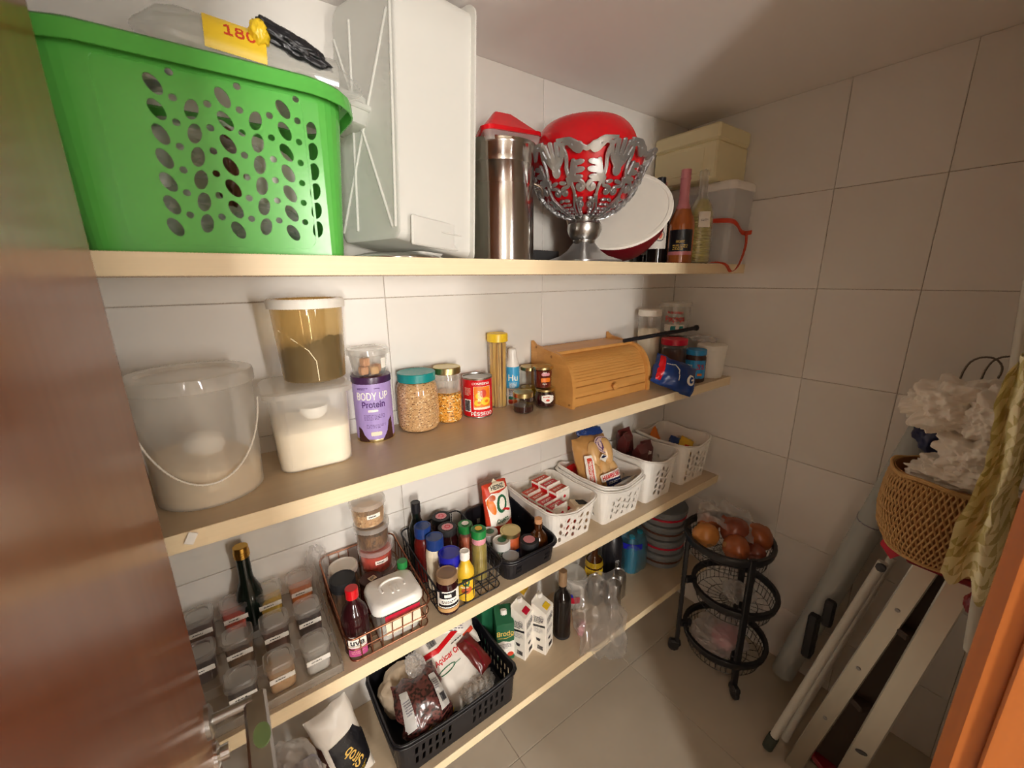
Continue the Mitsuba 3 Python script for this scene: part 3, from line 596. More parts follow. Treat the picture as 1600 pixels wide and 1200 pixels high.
rb = lambda path, w, nrm: loft([np.array([p-np.array(wv)*w/2-np.array(nrm)*.0008, p+np.array(wv)*w/2-np.array(nrm)*.0008, p+np.array(wv)*w/2+np.array(nrm)*.0008, p-np.array(wv)*w/2+np.array(nrm)*.0008]) for p, wv in path])
dn = smoothpath([(1.69, -.338, S1+.116), (1.688, -.343, S1+.08), (1.665, -.345, S1+.02), (1.63, -.343, S1-.022), (1.6, -.34, S1-.028), (1.575, -.336, S1-.006), (1.55, -.322, S1+.0035), (1.49, -.318, S1+.002)], 40)
Q = thing('strap', 'red fabric strap around the translucent tub, hanging over the top shelf edge', 'strap')
part(Q, 'band', rb([(p, (0, 0, 1)) for p in st], .013, (0, 0, 0.0)) if False else cat([loft([np.array([p+(0, 0, -.008), p+(0, -.0012, -.008), p+(0, -.0012, .008), p+(0, 0, .008)]) for p in st]), loft([np.array([p+(0, 0, -.008), p+(-.0012, 0, -.008), p+(-.0012, 0, .008), p+(0, 0, .008)]) for p in st])]), 'strap', 30)
part(Q, 'loose_end', loft([np.array([p+(-.009, .0, -.002), p+(.009, 0, .002), p+(.009, -.0014, .003), p+(-.009, -.0014, -.001)]) for p in dn]), 'strap', 30)

# ------------------------------------------------------------------ SECOND SHELF
Q = thing('bucket', 'big translucent lidded bucket part-filled with flour, at the left end of the second shelf', 'bucket')
bx, by = -.055, -.15; bp = [(.088, 0), (.091, .003), (.1, .215), (.1, .238)]
part(Q, 'wall', lathe(bp, 48, (bx, by, S2)), 'frost', 35); part(Q, 'base', disc(.09, .002, (bx, by, S2)), 'frost', False)
part(Q, 'lid', lathe([(0, .248), (.078, .248), (.083, .254), (.097, .256), (.104, .253), (.1055, .246), (.1055, .229), (.102, .227)], 48, (bx, by, S2)), 'frost', 35)
fm = lathe([(0, .004), (.087, .004), (.0915, .075), (.075, .085), (.04, .09), (0, .088)], 40); v = fm.vertices; v[:, 2] += np.where(v[:, 2] > .05, .018*(-v[:, 0]/.09)+.006*(meshkit.noise(v*40, 2)-.5), 0); part(Q, 'flour', oz(fm, bx, by, S2), 'flour', 40, label='pale flour filling')
part(Q, 'scoop', oz(blob(.07, .05, .055, 3, .15), bx+.0, by-.01, S2+.105), 'whitesoft', 40, label='white scoop half buried in the flour')
a = facing(bx, by); hp = []
for k in np.linspace(-1.35, 1.35, 30): hp.append((bx+.1045*math.cos(a+k), by+.1045*math.sin(a+k), S2+.2-.145*math.cos(k*1.1)))
part(Q, 'handle', tube(hp, .0018, 6), 'whitesoft', 60, label='thin white carrying handle')

Q = thing('square_tub', 'square translucent tub of white sugar with the brown coffee tub standing on it', 'tub')
qx, qy = .15, -.104; QM = rotz(-.04, (qx, qy, S2))
part(Q, 'wall', mv(rtub([(.148, .148, .002), (.154, .154, .006), (.164, .164, .182)], .03, 6), QM), 'frost', 35)
part(Q, 'sugar', mv(rtub([(.145, .145, .004), (.150, .150, .01), (.1565, .1565, .094), (.13, .13, .106), (.06, .06, .108)], .03, 6), QM), 'sugar', 35, label='white sugar filling')
part(Q, 'scoop', oz(lathe([(0, -.03), (.018, -.028), (.027, -.018), (.031, 0), (.029, 0), (.026, -.016), (0, -.027)], 28), qx+.005, qy-.045, S2+.145).apply_transform(np.eye(4)), 'whitesoft', 35, label='round white scoop')
part(Q, 'lid', mv(rtub([(.17, .17, .175), (.186, .186, .177), (.187, .187, .188), (.175, .175, .194), (.12, .12, .196)], .035, 6), QM), 'frost', 35)
Q = thing('coffee_tub', 'round amber tub of dark coffee standing on the square sugar tub', 'tub')
cx, cy, cz = .178, -.092, S2+.197
cp = [(.064, 0), (.068, .003), (.0765, .172)]
part(Q, 'wall', lathe(cp, 48, (cx, cy, cz)), 'amber', 35); part(Q, 'base', disc(.066, .002, (cx, cy, cz)), 'amber', False)
fm = lathe([(0, .003), (.0645, .003), (.0695, .07), (.06, .078), (.03, .074), (0, .07)], 40); v = fm.vertices; v[:, 2] += np.where(v[:, 2] > .05, .03*np.clip(v[:, 0]*.75+v[:, 1]*-.2, -.02, .07)/.07+.012*(meshkit.noise(v*60, 5)-.5), 0); part(Q, 'coffee', oz(fm, cx, cy, cz), 'coffee', 30, label='dark ground coffee')
part(Q, 'lid', lathe([(0, .181), (.062, .181), (.066, .186), (.079, .186), (.0815, .182), (.0815, .168), (.078, .166)], 48, (cx, cy, cz)), 'amber', 35)
part(Q, 'rim_band', lathe([(.079, .1655), (.082, .166), (.0823, .182), (.0795, .1865)], 48, (cx, cy, cz)), 'whitesoft', 35, label='white rim band')
a = facing(cx, cy); part(Q, 'crack', tube([(cx+(.0705+.04*(z-.08)*0+(.076-.067)*z/.162-.003)*math.cos(a+k), cy+(.0705+(.076-.067)*z/.162-.003)*math.sin(a+k), cz+z) for k, z in [(-1.0, .12), (-.5, .1), (-.1, .075), (.08, .05), (.1, .004)]], .0012, 6), 'paperwarm', 60)

x, y = .318, -.058
Q = thing('protein_can', 'purple protein powder can under the clear cup of sugar cubes', 'can')
pc = [(.0485, 0), (.0495, .002), (.0495, .172), (.0485, .174)]
part(Q, 'body', lathe([(0, 0)]+pc+[(0, .174)], 48, (x, y, S2)), 'purple', 35); part(Q, 'lid', lathe([(.05, .160), (.0512, .1605), (.0512, .176), (.05, .178), (0, .178)], 48, (x, y, S2)), 'purpledark', 35, label='dark purple lid'); part(Q, 'base_ring', lathe([(.0496, .0), (.0503, .001), (.0503, .007), (.0496, .008)], 48, (x, y, S2)), 'goldpale', 35)
A = lambda poly, zc, mat, da=0, eps=.0006, nm='print': part(Q, nm, wrap(poly, .0495, facing(x, y)+da, (x, y, S2+zc), eps, .006), mat, False)
A(text('BODY UP', .0195, True, sx=.72), .128, 'white', -.02, nm='lettering'); A(text('Protein', .0155, True, sx=.86), .105, 'inkpurple', 0, nm='lettering'); A(rrect(.026, .006, .0028), .088, 'white', -.05); A(unary_union([affinity.translate(lines(.03, .006, 2, 1), -.02, 0), affinity.translate(lines(.02, .004, 1, 3), .02, 0)]), .148, 'inkpurple', -.1)
A(lines(.055, .016, 4, 8, .25), .07, 'inkpurple'); A(lines(.05, .012, 3, 9, .25), .045, 'inkpurple', .05); A(rrect(.028, .011, .003), .024, 'paperwarm', .02)
for s, hh in ((-1, .03), (1, .052)): A(Polygon([(-.02*s, -.01), (.016*s, -.01), (.012*s, hh), (.002*s, hh*.8), (-.004*s, hh*.3)]), .012, 'choco', s*.72, nm='chocolate_print')
Q = thing('clear_cup', 'clear lidded cup of brown sugar cubes on top of the purple can', 'cup')
z0 = S2+.1785; x, y = .316, -.06
part(Q, 'wall', lathe([(.038, .001), (.041, .003), (.049, .058)], 40, (x, y, z0)), 'clear', 35); part(Q, 'lid', lathe([(0, .066), (.04, .066), (.042, .07), (.051, .071), (.0535, .066), (.0535, .056), (.05, .054)], 40, (x, y, z0)), 'clear', 35)
for k, (dx, dy, dz, r_) in enumerate([(-.019, -.012, .003, .2), (.006, -.022, .003, -.1), (.02, .006, .003, .5), (-.006, .014, .003, .9), (-.012, -.006, .024, .4)]):
    part(Q, 'sugar_cube', mv(cbox(.02, .02, .02, .002), rotz(r_, (x+dx, y+dy, z0+dz+.0105))), 'tan' if k % 2 else 'cork', False, label='brown sugar cube' if k == 0 else None)
a = facing(x, y); part(Q, 'sticker', wrap(rrect(.016, .026, .002), .0465, a+.85, (x, y, z0+.034), .0012), 'paper', False)

x, y = .441, -.072
Q = thing('granola_jar', 'glass jar of granola with a teal screw lid', 'jar')
jp = [(.044, 0), (.053, .004), (.0595, .014), (.0605, .06), (.0595, .11), (.056, .132), (.049, .143), (.048, .16)]
part(Q, 'glass', lathe(jp, 48, (x, y, S2)), 'glass', 40); part(Q, 'granola', lathe([(0, .003)]+[(r-.002, z+.002) for r, z in jp[:6]]+[(.046, .143), (0, .145)], 48, (x, y, S2)), 'granola', 40, label='oat granola filling')
part(Q, 'lid', oz(screw_lid(.0535, .024, .146), x, y, S2), 'teal', 30, label='teal screw lid')
part(Q, 'base', lathe([(0, 0), (.044, 0), (.053, .004)], 40, (x, y, S2)), 'glass')
x, y = .543, -.062
Q = thing('corn_jar', 'tall glass jar half full of popcorn kernels with a gold lid', 'jar')
jp = [(.036, 0), (.041, .004), (.042, .01), (.042, .13), (.04, .142), (.0375, .148), (.0375, .165)]
part(Q, 'glass', lathe(jp, 40, (x, y, S2)), 'glass', 40); part(Q, 'corn', lathe([(0, .003), (.036, .003), (.0395, .008), (.0395, .088), (.03, .093), (0, .092)], 40, (x, y, S2)), 'corn', 40, label='popcorn kernels')
part(Q, 'lining', lathe([(.0385, .095), (.0385, .132)], 36, (x, y, S2)), 'frost', 40)
part(Q, 'lid', oz(screw_lid(.041, .02, .15), x, y, S2), 'goldpale', 30, label='gold lid')
x, y = .645, -.066
Q = thing('peach_can', 'red tin of peaches with an orange fruit picture, right of the popcorn jar', 'tin can')
part(Q, 'tin', lathe([(0, 0), (.0465, 0), (.0478, .002), (.0465, .004), (.0465, .122), (.0478, .124), (.0478, .127), (.045, .127), (.0445, .1235), (.03, .123), (.028, .1225), (0, .1225)], 48, (x, y, S2)), 'steelbrush', 35)
part(Q, 'label', lathe([(.0468, .0045), (.0469, .0046), (.0469, .1215), (.0468, .1216)], 48, (x, y, S2)), 'red', 35, label='red paper label')
A = lambda poly, zc, mat, da=0, eps=.0008, nm='print': part(Q, nm, wrap(poly, .0468, facing(x, y)+da, (x, y, S2+zc), eps, .006), mat, False)
A(text('CONSERVA', .0075, True), .111, 'white', .25, nm='lettering'); A(sbox(-.026, -.037, .03, .037), .065, 'paperwarm', .28); A(sbox(-.0245, -.03, .0285, .0355), .0655, 'orange', .28, .0012)
for u, v_, a_, b_ in [(-.004, .008, .016, .012), (.012, -.012, .015, .012), (-.012, -.015, .012, .01)]: A(ell(u, v_, a_, b_, 20, 6).difference(ell(u+.003, v_, a_*.45, b_*.4, 0, 4)), .066, 'yellow', .28, .0016)
A(ell(.004, .012, .01, .013, 0, 6), .068, 'orangered', .28, .0019); A(affinity.scale(lines(.014, .034, 7, 4), 1, 1), .072, 'paper', .16, .002)
A(text('PÊSSEGO', .0115, True), .014, 'white', .28, nm='lettering'); A(sbox(-.012, -.02, .012, .02), .04, 'white', -.72); A(barcode(.02, .034), .04, 'ink', -.72, .0012, 'barcode'); A(lines(.024, .026, 6, 5, .3), .085, 'paperwarm', -.7)
x, y = .745, -.036
Q = thing('spaghetti_jar', 'tall clear jar of spaghetti with a yellow lid', 'jar')
part(Q, 'wall', lathe([(0, .0), (.029, 0), (.0305, .003), (.0305, .225), (.032, .228), (.032, .236)], 40, (x, y, S2)), 'clear', 40)
rg = random.Random(8); sp = []
for k in range(70):
    r_, a_ = .0265*math.sqrt(rg.random()), rg.random()*6.28; r2, a2 = min(.027, r_+rg.uniform(-.006, .006)), a_+rg.uniform(-.5, .5)
    sp.append(tube([(x+r_*math.cos(a_), y+r_*math.sin(a_), S2+.003), (x+r2*math.cos(a2), y+r2*math.sin(a2), S2+.222+rg.uniform(-.006, .0))], .0016, 5))
part(Q, 'spaghetti', cat(sp), 'spaghetti', 60, stuff=True, label='dry spaghetti strands')
part(Q, 'lid', lathe([(.031, .222), (.0345, .223), (.0345, .245), (.033, .249), (.03, .25), (0, .248)], 40, (x, y, S2)), 'yellow', 30, label='yellow lid')
x, y = .798, -.046
Q = thing('spray_can', 'blue and white spray can with a white cap, behind the small jars', 'spray can')
part(Q, 'body', lathe([(0, 0), (.0225, 0), (.0235, .003), (.0235, .13), (.0225, .138), (.0225, .14)], 36, (x, y, S2)), 'paper', 35); part(Q, 'blue_band', lathe([(.0236, .06), (.0239, .062), (.0239, .132), (.0236, .134)], 36, (x, y, S2)), 'skyblue', 35, label='blue band'); part(Q, 'cap', lathe([(.023, .138), (.021, .142), (.016, .168), (.0165, .17), (.0155, .19), (.012, .194), (0, .195)], 32, (x, y, S2)), 'white', 35, label='white cap')
A = lambda poly, zc, mat, da=0, eps=.0008, nm='print': part(Q, nm, wrap(poly, .0239, facing(x, y)+da, (x, y, S2+zc), eps, .005), mat, False)
A(text('Hu', .02, True), .098, 'white', .1, nm='lettering'); A(lines(.026, .02, 4, 4), .072, 'white', .1); A(lines(.026, .03, 6, 6, .4), .042, 'blue', .05); A(ell(-.006, 0, .009, .008, 0, 6), .014, 'orangered', 0); A(ell(.008, .003, .008, .007, 0, 6), .012, 'orange', 0, .001); A(rrect(.03, .01, .004), .027, 'greenlabel', 0)
def small_jar(label, x, y, z, prof, fill, fillmat, lidr, lidh, lidz, lidmat, glass='glass'):
    t = thing('jam_jar', label, 'jar'); part(t, 'glass', lathe([(0, 0)]+prof, 36, (x, y, z)), glass, 40)
    if fill: part(t, 'filling', lathe([(0, .002)]+[(r-.0015, zz) for r, zz in prof if .001 < zz < fill-.003]+[(prof_r(prof, fill)-.0015, fill), (0, fill)], 36, (x, y, z)), fillmat, 40)
    part(t, 'lid', oz(screw_lid(lidr, lidh, lidz), x, y, z), lidmat, 30); return t
jp = [(.03, 0), (.0335, .004), (.0335, .045), (.031, .05), (.031, .06)]
small_jar('small squat jar with a gold lid and a little dark syrup, nearest the shelf front', .776, -.135, S2, jp, .022, 'jam', .0335, .016, .051, 'goldpale')
jt = [(.031, 0), (.0335, .004), (.0335, .07), (.036, .085), (.0365, .108)]
t = small_jar('taller clear jar of brown sauce with gold lid, behind the small squat jar', .87, -.05, S2, [(.03, 0), (.033, .004), (.033, .105), (.031, .11), (.031, .118)], .05, 'oil', .033, .013, .112, 'goldpale'); part(t, 'dark_layer', lathe([(0, .002), (.0322, .004), (.0322, .026), (0, .026)], 36, (.87, -.05, S2)), 'jam', 40)
jl = [(.03, 0), (.036, .008), (.0375, .03), (.034, .048), (.031, .054), (.031, .062)]
t = small_jar('round jar of dark jam with a white label, under the red jam jar', .868, -.136, S2, jl, .052, 'jam', .033, .009, .056, 'goldpale', 'glass')
part(t, 'label', wrap(Polygon([(-.02, .012), (0, .016), (.02, .012), (.02, -.004), (.008, -.013), (-.008, -.013), (-.02, -.004)]), .0375, facing(.868, -.136)+.25, (.868, -.136, S2+.034), .001), 'paper', False); part(t, 'label_print', wrap(unary_union([ell(0, -.003, .006, .004), affinity.translate(lines(.03, .005, 1, 3), 0, .008)]), .0375, facing(.868, -.136)+.25, (.868, -.136, S2+.034), .0018), 'orangered', False)
zj = S2+.066
t = small_jar('jar of dark red jam with pink and orange label, on the round jam jar', .865, -.128, zj, [(.026, 0), (.029, .004), (.03, .04), (.032, .062), (.032, .07)], .06, 'jamred', .034, .009, .064, 'goldpale')
for poly, zc, mm in [(text('jelly', .01, True), .05, 'pink'), (rrect(.03, .014, .002), .031, 'orange'), (lines(.02, .005, 1, 3), .056, 'white'), (lines(.02, .004, 1, 5), .018, 'paper')]:
    if mm == 'pink': poly = unary_union([rrect(.028, .01, .004)])
    part(t, 'label_print', wrap(poly, .0315, facing(.865, -.128)+.3, (.865, -.128, zj+zc), .001), mm, False)

# bread box
BB = thing('bread_box', 'bamboo roll-top bread box with a round knob, on the second shelf', 'bread box')
X0, X1, Yf, Yb, Zb = .912, 1.322, -.222, -.006, S2
def side_poly(g=0): 
    pts = [(Yb, 0), (Yf, 0), (Yf, .06)]+[(Yf+.10*(1-math.cos(t)), .06+.118*math.sin(t)) for t in np.linspace(.15, math.pi/2, 12)]+[(Yb-.02, .192), (Yb, .205)]
    return Polygon(pts)
def xplate(poly, x0, th): m = extr(poly, th); v = m.vertices; return mesh(np.c_[x0+v[:, 2], v[:, 0], Zb+v[:, 1]], m.faces)
part(BB, 'side_panel', xplate(side_poly(), X0, .012), 'bamboo', False); part(BB, 'side_panel', xplate(side_poly(), X1-.012, .012), 'bamboo', False)
for xa in (X0, X1-.012):
    pth = [(xa+.006, y_+.000, Zb+z_) for y_, z_ in [(Yf, .0), (Yf, .06)]+[(Yf+.10*(1-math.cos(t)), .06+.118*math.sin(t)) for t in np.linspace(.15, math.pi/2, 12)]]
    part(BB, 'edge_rail', loft([np.array([p_+(-.006, 0, 0) if False else (p_[0]-.0065, p_[1]-.002, p_[2]), (p_[0]+.0065, p_[1]-.002, p_[2]), (p_[0]+.0065, p_[1]+.004, p_[2]-.002), (p_[0]-.0065, p_[1]+.004, p_[2]-.002)]) for p_ in np.array(pth)]), 'bamboo', False)
part(BB, 'top_board', b3(X0+.012, X1-.012, Yf+.085, Yb-.004, Zb+.168, Zb+.18, .002), 'bamboo', False); part(BB, 'bottom_board', b3(X0+.012, X1-.012, Yf+.01, Yb, Zb, Zb+.01), 'bamboo', False); part(BB, 'back_board', b3(X0+.012, X1-.012, Yb-.01, Yb, Zb+.01, Zb+.175), 'bamboo', False)
part(BB, 'front_rail', b3(X0+.012, X1-.012, Yf+.008, Yf+.02, Zb+.0, Zb+.03, .002), 'bamboo', False)
door_ = [(Yf+.016, .03), (Yf+.016, .062)]
ang = np.linspace(.12, math.pi/2-.02, 15); pts = [(Yf+.014+.088*(1-math.cos(t)), .062+.106*math.sin(t)) for t in ang]
part(BB, 'handle_board', b3(X0+.013, X1-.013, Yf+.010, Yf+.021, Zb+.031, Zb+.066, .002), 'bamboo', False)
prev = (Yf+.0135, .067)
for k, (y_, z_) in enumerate(pts[1:]):
    c = ((prev[0]+y_)/2, (prev[1]+z_)/2); l = math.hypot(y_-prev[0], z_-prev[1]); th = math.atan2(z_-prev[1], y_-prev[0])
    part(BB, 'slat', mv(cbox(X1-X0-.028, l-.0006, .007, .0012), rot(th, [1, 0, 0], ((X0+X1)/2, c[0]+.003*math.sin(th), Zb+c[1]-.003*math.cos(th)))), 'bamboo', False); prev = (y_, z_)
part(BB, 'knob', lathe([(0, 0), (.006, 0), (.005, .006), (.011, .012), (.0125, .018), (.009, .023), (0, .0245)], 24).apply_transform(frame((1.117, Yf+.0105, Zb+.048), (1, 0, 0), (0, 0, 1))), 'bamboo', 40)
for (u, v_) in [(Yb-.03, .185), (Yf+.012, .012), (Yf+.105, .162)]: part(BB, 'peg', lathe([(0, 0), (.004, 0), (.004, .002), (0, .0025)], 12).apply_transform(frame((X0, u, Zb+v_), (0, -1, 0), (0, 0, 1))), 'bamboo_dark', False)
Q = thing('curtain_rod', 'black round rod lying on top of the bread box', 'rod')
p0, p1 = np.array([1.245, -.15, S2+.1885]), np.array([1.572, -.25, S2+.222])

part(Q, 'tube', tube([p0, p1], .0078, 12), 'black', 60); part(Q, 'end_cap', tube([p1-(p1-p0)*.028, p1], .0115, 14), 'black', 60)
# right end of the second shelf
x, y = 1.505, -.072
Q = thing('flour_jar', 'tall clear jar of white flour with a white lid, right behind the bread box', 'jar')
part(Q, 'wall', lathe([(0, 0), (.044, 0), (.046, .003), (.046, .262)], 40, (x, y, S2)), 'clear', 40); part(Q, 'flour', lathe([(0, .002), (.044, .003), (.044, .2), (.03, .208), (0, .206)], 40, (x, y, S2)), 'sugar', 40); part(Q, 'lid', oz(screw_lid(.048, .026, .262), x, y, S2), 'whitesoft', 30)
x, y = 1.535, -.178
Q = thing('red_lid_jar', 'ribbed clear jar of dark contents with a raspberry-red lid', 'jar')
part(Q, 'wall', lathe([(0, 0), (.045, 0)]+[(.048+.0015*(k % 2), .005+k*.007) for k in range(20)]+[(.044, .148), (.044, .152)], 40, (x, y, S2)), 'smoke', 40); part(Q, 'filling', lathe([(0, .002), (.044, .004), (.045, .12), (0, .124)], 36, (x, y, S2)), 'brown', 40); part(Q, 'lid', oz(screw_lid(.052, .024, .15), x, y, S2), 'redlid', 30, label='raspberry-red lid')
x, y = 1.585, -.25
Q = thing('chocolate_jar', 'small blue-labelled dark jar with a blue lid, nearest the front edge', 'jar')
pc = [(.036, 0), (.04, .004), (.04, .1), (.037, .106), (.037, .112)]
part(Q, 'body', lathe([(0, 0)]+pc+[(0, .112)], 36, (x, y, S2)), 'choco', 35); part(Q, 'lid', oz(screw_lid(.039, .022, .112), x, y, S2), 'bluejar', 30, label='blue lid')
A = lambda poly, zc, mat, da=0, eps=.0008, nm='label_print': part(Q, nm, wrap(poly, .04, facing(x, y)+da, (x, y, S2+zc), eps, .006), mat, False)
A(rrect(.092, .074, .006), .055, 'bluejar', 0, nm='label'); A(lines(.02, .022, 3, 6), .065, 'white', -.5, .0013); A(lines(.022, .012, 2, 6), .03, 'navy', -.5, .0013); A(text('35', .02, True), .066, 'redlid', .55, .0013, 'lettering'); A(rrect(.02, .01, .003), .034, 'orange', .5, .0013)
x, y = 1.712, -.245
Q = thing('cream_tub', 'plain cream round tub at the right end of the second shelf', 'tub')
part(Q, 'tub', lathe([(0, 0), (.046, 0), (.05, .003), (.058, .118), (.0605, .12), (.0605, .136), (.057, .14), (0, .138)], 44, (x, y, S2)), 'whitesoft', 35)
single('plastic_bag', 'crumpled clear bag lying on the cream round tub', 'plastic bag', mv(blob(.13, .11, .03, 6, .35, 4), rot(.15, [0, 1, 0], (x-.028, y+.03, S2+.163))), 'filmthick', 30)
x, y = 1.665, -.085
Q = thing('tin', 'silver round tin under the lettered tub', 'tin')
part(Q, 'body', lathe([(0, 0), (.056, 0), (.056, .15), (.058, .152), (.058, .166), (0, .166)], 40, (x, y, S2)), 'steelbrush', 35)
Q = thing('lettered_tub', 'round translucent tub with red lettering, on the silver tin in the corner', 'tub')
zt = S2+.167; pt_ = [(.052, 0), (.055, .003), (.064, .135)]
part(Q, 'wall', lathe([(0, 0)]+pt_, 44, (x, y, zt)), 'clear', 35); part(Q, 'lid', lathe([(0, .142), (.06, .142), (.066, .146), (.069, .143), (.069, .131), (.065, .129)], 44, (x, y, zt)), 'frost', 35); part(Q, 'filling', lathe([(0, .003), (.052, .004), (.056, .06), (0, .064)], 36, (x, y, zt)), 'lightgrey', 35)
A = lambda poly, zc, mat, da=0, eps=.0012, nm='label_print': part(Q, nm, wrap(poly, pt_, facing(x, y)+da, (x, y, zt+zc, zc), eps, .006), mat, False)
A(text('Pé de Moleque', .011, True, sx=.6), .105, 'red', .05, nm='lettering'); A(text('Paçoquita'[:5]+'a', .022, True, sx=.75), .078, 'red', .05, nm='lettering'); A(rrect(.085, .03, .004), .038, 'paper', .05); A(MultiPolygon([rrect(.02, .022, .003), affinity.translate(rrect(.018, .02, .003), .034, 0)]), .036, 'teal', -.05, .0018)
# blue bag hanging over the edge
Q = thing('blue_bag', 'glossy blue bag with red stripe drooping over the shelf edge right of the bread box', 'bag')
P_ = Pillow(.17, .12, .07, 6, .010, 26, q=.6)
BM = frame((1.392, -.278, S2+.058), (.55, -.4, -.28), (.35, .3, .8))
part(Q, 'film', mv(P_.mesh(), BM), 'blue', 40); part(Q, 'red_stripe', mv(P_.drape(rrect(.022, .1, .004), (-.066, .0)), BM), 'red', False); part(Q, 'white_print', mv(P_.drape(unary_union([ell(0, 0, .016, .02, 0, 6).difference(ell(.002, 0, .009, .012, 0, 6)), sbox(0, -.003, .01, .003)]), (.055, -.01), 20), BM), 'white', False); part(Q, 'white_line', mv(P_.drape(LineString([(-.05, .02), (-.02, .024), (.0, .01), (.005, -.03)]).buffer(.002), (0, 0)), BM), 'white', False)

# ------------------------------------------------------------------ THIRD SHELF
x, y = -.035, -.048
t = add_bottle('oil_bottle', 'dark green bottle with a ridged gold cap behind the spice jars', x, y, S3, [(0, 0), (.03, 0), (.033, .004), (.031, .1), (.027, .135), (.0165, .165), (.015, .175), (.0145, .245)], 'greenglass', .0165, .232, .03, 'gold', caplabel='gold cap')
part(t+'__cap', 'ridge', [tube([(x+.0168*math.cos(a), y+.0168*math.sin(a), S3+z) for a in np.linspace(0, 6.283, 24, endpoint=False)], .0009, 5, True) for z in (.236, .242, .248)], 'gold', 60)
# acrylic organiser with spice jars
Q = thing('acrylic_tray', 'clear stepped acrylic tray holding the rows of spice jars', 'tray')
steps = [(-.292, -.195, .004), (-.195, -.1, .03), (-.1, -.006, .05)]
part(Q, 'base', cat([b3(-.20, .118, y0, y1, S3+z-.003, S3+z, .0008) for y0, y1, z in steps]+[b3(-.2, .118, y1-.0015, y1+.0015, S3+z, S3+z2, .0005) for (y0, y1, z), z2 in zip(steps, (.03, .05, .05))]), 'clear', False)
part(Q, 'front_lip', b3(-.2, .118, -.295, -.292, S3, S3+.022, .0008), 'clear', False)
part(Q, 'side_wall', extr(Polygon([(-.295, 0), (-.295, .03), (-.195, .06), (-.1, .1), (-.004, .14), (-.004, 0)]), .0025).apply_transform(np.array([[0, 0, 1, .118], [1, 0, 0, 0], [0, 1, 0, S3], [0, 0, 0, 1.0]])), 'clear', False)
part(Q, 'side_wall', extr(Polygon([(-.295, 0), (-.295, .03), (-.195, .06), (-.1, .1), (-.004, .14), (-.004, 0)]), .0025).apply_transform(np.array([[0, 0, 1, -.2025], [1, 0, 0, 0], [0, 1, 0, S3], [0, 0, 0, 1.0]])), 'clear', False)
spices = [(-.142, -.05, .05, 'brown', 'brown'), (-.07, -.05, .05, 'orangered', 'rust-red'), (.004, -.05, .05, 'mustard', 'olive-yellow'), (.077, -.05, .05, 'orange', 'orange'),
          (-.142, -.147, .03, 'choco', 'black'), (-.07, -.147, .03, 'spice', 'speckled dark brown'), (.004, -.147, .03, 'brown', 'mid-brown'), (.077, -.147, .03, 'choco', 'blackish'),
          (-.073, -.243, .004, 'coffee', 'very dark'), (.0, -.243, .004, 'granola', 'speckled tan'), (.074, -.243, .004, 'lightgrey', 'pale grey')]
poss = [('back', 'at the far left'), ('back', 'second from left'), ('back', 'third from left'), ('back', 'at the right'), ('middle', 'at the far left'), ('middle', 'second from left'), ('middle', 'third from left'), ('middle', 'at the right'), ('front', 'at the left'), ('front', 'in the middle'), ('front', 'at the right')]
for (x, y, dz, mm, cl), (row, where) in zip(spices, poss):
    z = S3+dz; tt = thing('spice_jar', f'clear spice jar of {cl} spice, {row} row, {where}', 'spice jar', 'spice jars in the acrylic tray'); J = rotz(0, (x, y, z))
    part(tt, 'wall', mv(rtub([(.048, .048, .0), (.052, .052, .004), (.055, .055, .062)], .012, 4), J), 'clear', 30); fillh = .03+.018*((x*37+y*91) % 1)
    part(tt, 'spice', mv(rtub([(.046, .046, .002), (.0495, .0495, .005), (.0515, .0515, fillh), (.03, .03, fillh+.003)], .011, 4), J), mm, 30)
    part(tt, 'lid', mv(rtub([(.0575, .0575, .058), (.062, .062, .0605), (.062, .062, .07), (.056, .056, .0735), (.044, .044, .0735), (.042, .042, .069), (.01, .01, .069)], .015, 4), J), 'clear', 30)
    part(tt, 'label', mv(cbox(.05, .0008, .0125, .0002), rotz(0, (x, y-.0282, z+.038))), 'white', False, label='white paper label'); part(tt, 'label_print', mv(extr(lines(.03, .003, 1, int(abs(x*1e4)), .8), .0003), frame((x, y-.0287, z+.038), (1, 0, 0), (0, 0, 1))), 'ink', False)
single('plastic_bag', 'small clear bag standing by the wall behind the spice jars', 'plastic bag', oz(blob(.06, .03, .12, 12, .35, 4), .128, -.02, S3+.11), 'film', 30)

